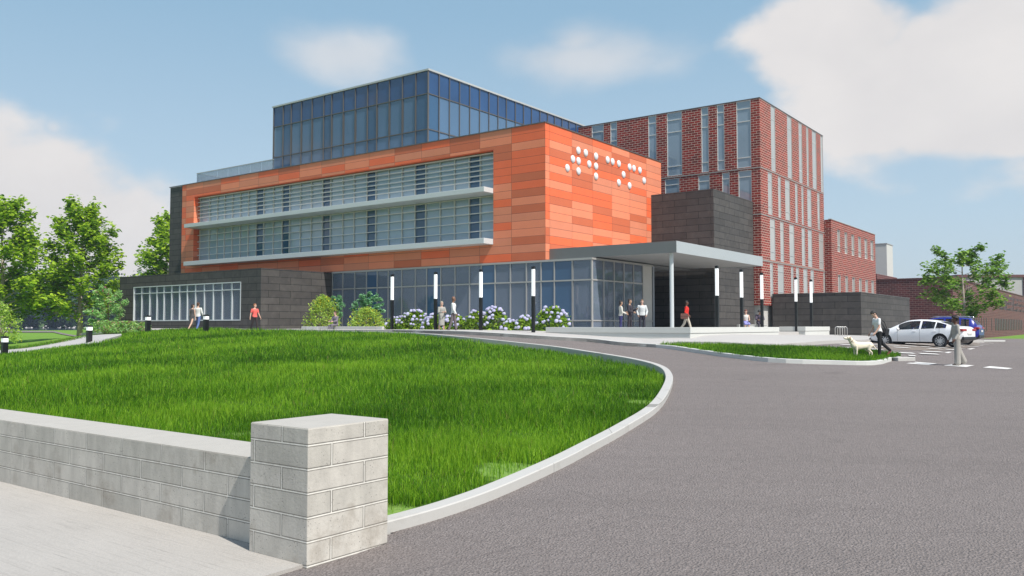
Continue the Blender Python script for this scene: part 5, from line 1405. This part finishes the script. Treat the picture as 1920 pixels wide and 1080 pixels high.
    # clothes
    def torso_cloth(name, mat, t0, t1, pad, sleeve, hemflare=0):
        mb = MB(); rg = [(t, rx, ry, f) for t, rx, ry, f in tor if t0 <= t <= t1]
        if hemflare and rg: 
            t, rx, ry, f = rg[0]; rg = [(t0, rx+hemflare, ry+hemflare, f)]+rg
        loft(mb, [(sp_(t, f), Fw, Sd, rx+pad, ry+pad) for t, rx, ry, f in rg])
        for sd in (1, -1):
            sh, el, wr, ld = A[sd]
            if sleeve == 'none': continue
            cap(mb, sh-U*.008, (sh.lerp(el, .62) if sleeve == 'short' else el), (.058*k_)+pad*.55, (.05*k_)+pad*.6)
            if sleeve == 'long': cap(mb, el, wr-ld*.02, .044*k_+pad*.6, .032*k_+pad*.5)
        return fuse(mb, name, mat, r, .012, 3)
    tc_, slv = top
    pad = .010
    torso_cloth({'short': 't_shirt', 'long': 'shirt', 'none': 'blouse'}[slv], cloth(tc_), -.06, .50, pad, slv)
    if jacket: 
        torso_cloth('jacket', cloth(jacket), -.05, .485, .024, 'long', .02)
        q = MB(); q.add([sp_(.46, .075)+Sd*.035, sp_(.46, .075)-Sd*.035, sp_(.17, .128)-Sd*.004, sp_(.17, .128)+Sd*.004, sp_(.46, .09)+Sd*.03, sp_(.46, .09)-Sd*.03, sp_(.17, .137)-Sd*.003, sp_(.17, .137)+Sd*.003], [(0, 1, 2, 3), (7, 6, 5, 4), (0, 4, 5, 1), (1, 5, 6, 2), (2, 6, 7, 3), (3, 7, 4, 0)])
        q.build('shirt_front', cloth(tc_), r)
    kind, bc = bottom
    mb = MB()
    if kind == 'trousers':
        loft(mb, [(sp_(t, f), Fw, Sd, rx+.008, ry+.008) for t, rx, ry, f in tor[:4]])
        for sd in (1, -1):
            hp, kn, an, fd = J[sd]
            cap(mb, hp, kn, .092*wide**.3, .066*wide); cap(mb, kn, an+V((0, 0, .015)), .066*wide, .056*wide*(1.25 if wide > 1.2 else 1))
        fuse(mb, 'trousers', cloth(bc), r, .013, 3)
    else:
        if seat is not None:
            for sd in (1, -1): cap(mb, J[sd][0], J[sd][1], .10, .085)
            cap(mb, (J[1][0]+J[-1][0])/2, (J[1][1]+J[-1][1])/2, .10, .07)
            loft(mb, [(sp_(t, f), Fw, Sd, rx+.012, ry+.012) for t, rx, ry, f in tor[:4]])
        else:
            kz = (J[1][1]+J[-1][1])/2; hem = V((kz.x*.9, 0, kz.z-.08))
            loft(mb, [(hem, V((1, 0, 0)), Sd, .155, .165), (hem.lerp(pel, .5), V((1, 0, 0)), Sd, .135, .175), (sp_(-.02), Fw, Sd, .118, .172), (sp_(.06), Fw, Sd, .108, .158), (sp_(.14), Fw, Sd, .095, .13)])
        if kind == 'dress': loft(mb, [(sp_(t, f), Fw, Sd, rx+.012, ry+.012) for t, rx, ry, f in tor[2:7]])
        fuse(mb, kind, cloth(bc), r, .013, 2)
    mb = MB()
    for sd in (1, -1):
        hp, kn, an, fd = J[sd]; up_ = V((0, 0, 1)) if abs(fd.z) < .3 else V((.4, 0, .9)).normalized()
        cap(mb, an-up_*.032-fd*.025, an+fd*.155-up_*.048, .043, .030); 
        s1 = MB()
    for sd in (1, -1):
        hp, kn, an, fd = J[sd]; m2 = MB(); cap(m2, an-V((0, 0, .028))-fd*.025, an+fd*.155-V((0, 0, .046)), .042, .031); cap(m2, an+V((0, 0, .01)), an-V((0, 0, .03)), .038, .042)
        fuse(m2, 'shoe', cloth(shoes, .5), r, .012, 1)
    return r, A, sp_, J, hc
def gp_(px, d, z): p = at_y(px, 600, d); return (p[0], p[1], z)
M['bag'] = simple('brown leather', (.16, .07, .055), .5); M['bag_black'] = simple('black fabric bag', (.012, .012, .014), .7)
L_W, R_E, CAM_, AWAY = PI, 0, -PI/2, PI/2
def local_bag(r, name, mat, c_, dims, strap=None, label='', bev=.03, rot=0):
    b = empty(name, (r.matrix_world @ Vector(c_)) if False else (0, 0, 0)); return b
def held(name, label, cat, r_tuple, c_, size, mat, strap=None, tilt=0):
    """a bag is a thing of its own, placed in the frame of the person who carries it"""
    r = r_tuple[0]; k = r.scale[0]; rz = r.rotation_euler.z; ca, sa = math.cos(rz), math.sin(rz)
    def wv(v): v = Vector(v)*k; return Vector((r.location.x+ca*v.x-sa*v.y, r.location.y+sa*v.x+ca*v.y, r.location.z+v.z))
    base = wv(c_); o = empty(name, base, rz); tag(o, label, cat)
    mb = MB(); x, y, z = size; mb.box(-x/2, x/2, -y/2, y/2, -z, 0)
    bb = mb.build('bag_body', mat, o, bevel=.03); bb.rotation_euler = (0, tilt, 0)
    mb = MB(); mb.box(-x/2+.01, x/2-.01, -y/2-.014, -y/2+.001, -z*.55, -.005); q = mb.build('flap', mat, o, bevel=.005); q.rotation_euler = (0, tilt, 0)
    if strap:
        mb = MB(); pts = []
        for v in strap: w = wv(v)-base; pts.append((ca*w.x+sa*w.y, -sa*w.x+ca*w.y, w.z))
        mb.tube(pts, .013, 6); mb.build('strap', mat, o)
    return o
zt_ = 1.67
# couple seen from behind
person('man in white shirt and blue jeans walking away beside the woman in the dress', gp_(371, 51.5, 1.66), AWAY-.15, 1.80, head=(0, 0), legs=((14, 4), (-16, 14)), arms=((-4, 8, 10, 0), (6, 12, 18, 0)), hair=((.09, .04, .02), 'short'), top=((.72, .72, .70), 'long'), bottom=('trousers', (.10, .15, .34)), shoes=(.08, .05, .03), skin='light')
person('woman with dark hair in a patterned dark dress walking beside the man in jeans', gp_(360, 51.2, 1.66), AWAY-.35, 1.70, lean=4, head=(0, -35), legs=((16, 4), (-26, 12)), arms=((4, 8, 8, 0), (-4, 8, 12, 0)), hair=((.035, .02, .015), 'bob'), top=((.05, .05, .055), 'none'), bottom=('dress', (.075, .07, .07)), shoes=(.55, .40, .28), skin='light', fem=True)
person('red-haired man in a coral red T-shirt and black trousers walking past the charcoal wing', gp_(477.5, 53, 1.66), -.75, 1.76, head=(0, 30), legs=((13, 4), (-14, 12)), arms=((12, 12, 12, 0), (-10, 12, 14, 0)), hair=((.30, .11, .04), 'short'), top=((.78, .13, .11), 'short'), bottom=('trousers', (.03, .022, .022)), skin='light')
# seated man on the bench wall
p_ = at_s(628, 612, 35.55)
x_, y_ = st(35.62, p_[1]); person('man in a grey suit sitting on the low bench wall with hands in his lap', (x_, y_, 1.67), PI+.95, 1.76, lean=4, head=(6, -10), legs=((86, 86), (82, 72)), arms=((22, 8, 62, 22), (22, 8, 62, 22)), hair=((.06, .03, .02), 'short'), top=((.5, .6, .65), 'long'), jacket=(.17, .15, .18), bottom=('trousers', (.16, .14, .17)), shoes=(.03, .02, .02), seat=.33)
person('blonde woman in a light grey coat standing at the second lamp post', gp_(828, 44.0, 1.66), CAM_+.5, 1.63, head=(5, -25), legs=((4, 2), (-5, 3)), arms=((15, 10, 85, 35), (15, 10, 80, 35)), hair=((.55, .47, .36), 'bob'), top=((.30, .29, .27), 'long'), jacket=(.34, .33, .30), bottom=('skirt', (.33, .32, .29)), shoes=(.35, .28, .22), skin='light', fem=True)
pm_ = person('tall man in a white shirt and grey trousers walking past the hydrangeas', gp_(850, 42.5, 1.67), R_E-.1, 1.83, head=(0, 8), legs=((10, 3), (-12, 6)), arms=((-6, 6, 14, 0), (10, 6, 22, 0)), hair=((.06, .03, .025), 'bald'), top=((.72, .72, .70), 'long'), bottom=('trousers', (.15, .12, .13)), shoes=(.04, .03, .03), skin='brown')
# group in front of the entrance
person('dark-haired woman in a white top and blue jeans holding a cup at the entrance', gp_(1164, 44.0, zt_), R_E+.1, 1.66, head=(4, 0), legs=((3, 2), (-4, 3)), arms=((12, 8, 75, 10), (8, 8, 60, 10)), hair=((.02, .015, .012), 'bob'), top=((.60, .58, .52), 'long'), bottom=('trousers', (.03, .03, .12)), skin='mid', fem=True)
person('man in a dark suit standing between two others at the entrance', gp_(1181, 44.6, zt_), R_E-.5, 1.76, head=(0, 10), legs=((3, 2), (-3, 2)), arms=((18, 8, 95, 25), (5, 8, 70, 25)), hair=((.04, .025, .02), 'short'), top=((.6, .6, .6), 'long'), jacket=(.035, .03, .04), bottom=('trousers', (.035, .03, .04)), skin='mid')
person('young man in a pale jacket and blue scarf facing the camera at the entrance', gp_(1204, 44.8, zt_), CAM_-.1, 1.74, head=(4, 0), legs=((3, 2), (-2, 2)), arms=((-4, 15, 40, 24), (-4, 15, 40, 24)), hair=((.20, .12, .06), 'short'), top=((.10, .16, .32), 'long'), jacket=(.58, .60, .60), bottom=('trousers', (.03, .03, .045)), skin='light')
rm_ = person('man in a red sweater and beige trousers carrying a brown bag across the terrace', gp_(1287.5, 46.5, zt_), R_E-.25, 1.76, head=(0, 0), legs=((20, 6), (-18, 16)), arms=((-16, 8, 60, 0), (-14, 8, 62, 0)), hair=((.02, .015, .012), 'short'), top=((.72, .03, .02), 'long'), bottom=('trousers', (.55, .50, .42)), shoes=(.05, .04, .03), skin='dark')
A_ = rm_[1]; w = A_[-1][2]
held('messenger_bag', 'brown satchel carried by the man in the red sweater', 'bag', rm_, (w.x-.22, w.y-.06, w.z+.10), (.42, .12, .30), M['bag'], [(w.x-.10, w.y-.06, w.z+.08), (w.x-.02, w.y-.04, w.z+.0), (w.x-.34, w.y-.06, w.z+.08)])
# two people sitting behind the wall
for (px, d, lb3, kw) in ((1398.5, 49.5, 'red-haired woman in a sleeveless white blouse and lilac skirt sitting on a terrace block', dict(h=1.66, hair=((.20, .05, .03), 'bob'), top=((.62, .60, .55), 'none'), bottom=('skirt', (.28, .28, .62)), fem=True, skin='light', head=(14, -10), arms=((22, 8, 60, 22), (22, 8, 60, 22)))),
                         (1423.5, 50.5, 'man in a dark purple jacket sitting with head bowed by a lamp post', dict(h=1.72, hair=((.03, .03, .03), 'curly'), top=((.42, .50, .58), 'long'), jacket=(.08, .06, .09), bottom=('trousers', (.06, .05, .07)), skin='mid', head=(26, 0), lean=14, arms=((30, 8, 50, 22), (30, 8, 50, 22))))):
    p = gp_(px, d, 1.69); person(lb3, p, CAM_-.1, legs=((85, 85), (85, 85)), seat=.42, **kw)
    b = empty('seat_block', (p[0], p[1]+.14, 1.68), 0); tag(b, ('white concrete seat block under the woman in the lilac skirt' if px < 1410 else 'white concrete seat block under the man with his head bowed'), 'seat block', 'seat blocks on the terrace')
    o = MB(); o.box(-.42, .42, -.22, .25, 0, .36); o.build('block', M['white_conc'], b, bevel=.01); o = MB(); o.box(-.44, .44, -.24, .27, .362, .41); o.build('seat_slab', M['white_conc'], b, bevel=.01)
# dog walker, dog, crossing woman
pd = hit(1648, 669, H, .12)
dwz = hz(pd[0], pd[1])+.10
dw = person('man in white T-shirt and black trousers looking down at the dog beside him', (pd[0], pd[1], dwz), L_W+.05, 1.79, lean=8, head=(34, 8), legs=((3, 2), (-24, 24)), arms=((4, 8, 30, 10), (2, 8, 26, 0)), hair=((.02, .017, .015), 'short'), top=((.74, .74, .74), 'short'), bottom=('trousers', (.008, .008, .009)), shoes=(.20, .06, .05), skin='light')
sh_ = dw[1][1][0]
held('shoulder_bag', 'black shoulder bag hanging behind the man in the white T-shirt', 'bag', dw, (-.27, .02, 1.06), (.16, .34, .30), M['bag_black'], [(-.27, .10, 1.05), (-.17, .14, 1.28), (sh_.x-.03, .13, sh_.z+.075), (sh_.x+.085, .06, sh_.z-.10), (.02, -.02, sh_.z-.02), (-.13, -.05, 1.30), (-.27, -.06, 1.05)], -.2)
pc = hit(1794, 685.5)
person('woman in a light grey trouser suit with dark curly hair on the painted bars', (pc[0], pc[1], hz(pc[0], pc[1])+.012), L_W-.1, 1.72, lean=2, head=(3, 0), legs=((2, 2), (-17, 6)), arms=((-5, 8, 42, 0), (8, 10, 14, 0)), hair=((.012, .006, .005), 'curly'), top=((.40, .38, .34), 'long'), jacket=(.36, .34, .305), bottom=('trousers', (.33, .31, .28)), shoes=(.10, .08, .07), skin='dark', fem=True, wide=1.55)
def dog():
    p = hit(1614, 669.5, H, .12); r = empty('dog', (p[0], p[1], hz(p[0], p[1])+.09), L_W+.12); tag(r, 'cream labrador standing on the grass island with its head raised', 'dog')
    fur = simple('cream short fur', (.80, .70, .55), .8, 0, .12, 7, bmp=.15); dark = simple('nose and eye', (.03, .02, .02), .35); pk = simple('muzzle and ear fur', (.58, .42, .28), .8)
    b = MB(); X, Y, Z = Vector((1, 0, 0)), Vector((0, 1, 0)), Vector((0, 0, 1))
    loft(b, [((-.46, 0, .47), Z, Y, .05, .05), ((-.42, 0, .47), Z, Y, .11, .09), ((-.33, 0, .465), Z, Y, .135, .115), ((-.20, 0, .46), Z, Y, .125, .11), ((-.05, 0, .45), Z, Y, .135, .12), ((.10, 0, .44), Z, Y, .155, .13), ((.22, 0, .45), Z, Y, .16, .125), ((.31, 0, .48), Z, Y, .13, .10), ((.36, 0, .50), Z, Y, .08, .07)])
    cap(b, (.24, 0, .53), (.42, 0, .71), .105, .072, 12); cap(b, (.30, 0, .48), (.44, 0, .68), .08, .055, 12)
    b.ell((.475, 0, .745), (.085, .07, .068)); cap(b, (.52, 0, .725), (.625, 0, .735), .044, .033, 12); cap(b, (.52, 0, .700), (.60, 0, .702), .03, .022, 10)
    for sd in (1, -1):
        cap(b, (.22, sd*.075, .44), (.20, sd*.085, .27), .062, .038); cap(b, (.20, sd*.085, .27), (.205, sd*.085, .05), .034, .025); b.ell((.225, sd*.085, .03), (.045, .03, .028))
        cap(b, (-.33, sd*.07, .46), (-.27, sd*.085, .30), .088, .055); cap(b, (-.27, sd*.085, .30), (-.40, sd*.085, .19), .05, .028); cap(b, (-.40, sd*.085, .19), (-.375, sd*.085, .05), .027, .024); b.ell((-.35, sd*.085, .03), (.045, .03, .028))
    cap(b, (-.44, 0, .52), (-.56, 0, .38), .035, .024); cap(b, (-.56, 0, .38), (-.66, 0, .30), .024, .012)
    e = MB()
    e.ell((.655, 0, .745), (.014, .020, .014), m=1, nu=10, nv=6)
    for sd in (1, -1): e.ell((.535, sd*.044, .772), (.011, .008, .011), m=1, nu=8, nv=6)
    fuse(b, 'body', [fur, dark], r, .012, 4, e)
    for sd in (1, -1):
        q = MB(); q.ell((.435, sd*.075, .735), (.032, .012, .058), Matrix.Rotation(.35, 3, 'Y')); q.build('ear', pk, r, smooth=True)
    q = MB(); q.tube([(.36+.07*math.sin(a), .082*math.cos(a), .635-.06*math.sin(a)) for a in np.linspace(0, 2*PI, 17)], .010, 6); q.build('collar', M['bag'], r)
dog()
# manhole-size details: litter of leaves is absent in the photograph

# ================================================================== LIGHT AND SKY
SUN_EL = math.radians(53)
sx, sy = .65, -.76
sl = bpy.data.lights.new('sun', 'SUN'); sl.energy = 4.9; sl.angle = math.radians(.5); sl.color = (1, .955, .89)
so = bpy.data.objects.new('sun', sl); C.objects.link(so); so.location = (30, -40, 60)
to_sun = Vector((sx*math.cos(SUN_EL), sy*math.cos(SUN_EL), math.sin(SUN_EL)))
so.rotation_euler = to_sun.to_track_quat('Z', 'Y').to_euler()
W = bpy.data.worlds.new('World'); S.world = W; W.use_nodes = True
nt = W.node_tree; bg = nt.nodes['Background']
sky = nd(nt, 'ShaderNodeTexSky', sky_type='NISHITA', sun_disc=False, sun_elevation=SUN_EL, sun_rotation=math.atan2(sx, sy), altitude=50, air_density=.85, dust_density=2.2, ozone_density=1.0)
tc = nd(nt, 'ShaderNodeTexCoord'); dv = tc.outputs['Generated']
def blob(px, py, rx, ry, tilt=0):
    """soft elliptical cloud seed round one direction of the sky"""
    d = Vector(ray(px, py)).normalized(); up = Vector((0, 0, 1)); a = d.cross(up).normalized(); b = a.cross(d)
    ca, sa = math.cos(tilt), math.sin(tilt); a2 = a*ca+b*sa; b2 = b*ca-a*sa
    def dot(v):
        n = nt.nodes.new('ShaderNodeVectorMath'); n.operation = 'DOT_PRODUCT'; nt.links.new(dv, n.inputs[0]); n.inputs[1].default_value = v; return n.outputs['Value']
    x = mth(nt, 'DIVIDE', dot(a2), rx/FPX); y = mth(nt, 'DIVIDE', dot(b2), ry/FPX)
    r = mth(nt, 'SQRT', mth(nt, 'ADD', mth(nt, 'MULTIPLY', x, x), mth(nt, 'MULTIPLY', y, y)))
    front = mth(nt, 'GREATER_THAN', dot(d), 0)
    return mth(nt, 'MULTIPLY', mth(nt, 'MAXIMUM', mth(nt, 'SUBTRACT', 1.0, r), -1.0), front)
mp = nd(nt, 'ShaderNodeMapping'); mp.inputs['Scale'].default_value = (1, 1, 1.5); nt.links.new(dv, mp.inputs[0])
nz = noise(nt, mp.outputs[0], 6, 7, .5, .15); nz2 = noise(nt, mp.outputs[0], 2.3, 5, .5)
BL = [(0, 470, 320, 215, .5), (130, 540, 290, 200, 0), (-190, 380, 300, 220, 0), (1800, 150, 330, 175, 0), (1650, 230, 150, 75, 0), (2100, 60, 420, 260, 0), (1560, 70, 190, 110, 0), (1960, 240, 330, 60, 0)]
SOFT = [(1090, 105, 230, 70, 0), (640, 105, 130, 60, 0), (1080, 80, 110, 60, 0), (100, 240, 25, 22, 0)]
def maxall(L):
    r = None
    for q in L:
        b = blob(*q); r = b if r is None else mth(nt, 'MAXIMUM', r, b)
    return r
n_ = mth(nt, 'SUBTRACT', nz, .5)
d1 = mth(nt, 'ADD', maxall(BL), mth(nt, 'MULTIPLY', n_, 1.5))
d1 = ramp(nt, d1, [(.02, 0.), (.34, .95)], 'EASE')
d2 = mth(nt, 'ADD', maxall(SOFT), mth(nt, 'MULTIPLY', n_, 2.2))
d2 = ramp(nt, d2, [(-.05, 0.), (1.1, .6)], 'EASE')
# other clouds elsewhere round the sky
el = mth(nt, 'MULTIPLY', ramp(nt, nz2, [(.56, 0.), (.72, .5)]), .6)
dens = mth(nt, 'MAXIMUM', mth(nt, 'MAXIMUM', d1, d2), 0)
cl_col = mixc(nt, ramp(nt, nz, [(.3, 0.), (.7, 1.)]), (5.7, 5.5, 5.45), (6.6, 6.3, 6.1))
spz = nd(nt, 'ShaderNodeSeparateXYZ'); nt.links.new(dv, spz.inputs[0])
pale = ramp(nt, spz.outputs[2], [(0, (.53, .60, .64)), (.12, (.44, .57, .66)), (.35, (.27, .44, .58)), (1, (.12, .25, .45))])
np_ = nt.nodes.new('ShaderNodeVectorMath'); np_.operation = 'SCALE'; np_.inputs['Scale'].default_value = 9.6; nt.links.new(pale, np_.inputs[0])
sk_c = mixc(nt, .75, sky.outputs[0], np_.outputs[0])
mixn = mixc(nt, dens, sk_c, cl_col)
nt.links.new(mixn, bg.inputs['Color']); bg.inputs['Strength'].default_value = .12
S.view_settings.view_transform = 'Standard'; S.view_settings.look = 'None'; S.view_settings.exposure = .16; S.view_settings.gamma = 1
S.render.resolution_x = 1920; S.render.resolution_y = 1080
S.render.engine = 'CYCLES'

hm_, hnt, hb_ = newmat('haze'); hnt.nodes.remove(hb_)
vol = nd(hnt, 'ShaderNodeVolumePrincipled'); vol.inputs['Density'].default_value = .00038; vol.inputs['Color'].default_value = (.68, .80, 1, 1); vol.inputs['Anisotropy'].default_value = .2
hnt.links.new(vol.outputs[0], [n for n in hnt.nodes if n.type == 'OUTPUT_MATERIAL'][0].inputs['Volume'])
o = MB(); o.box(-460, 460, -460, 460, -3, 42); o = o.build('haze', hm_); tag(o, 'thin blue haze over the far side of the lake', 'haze', None, 'stuff')
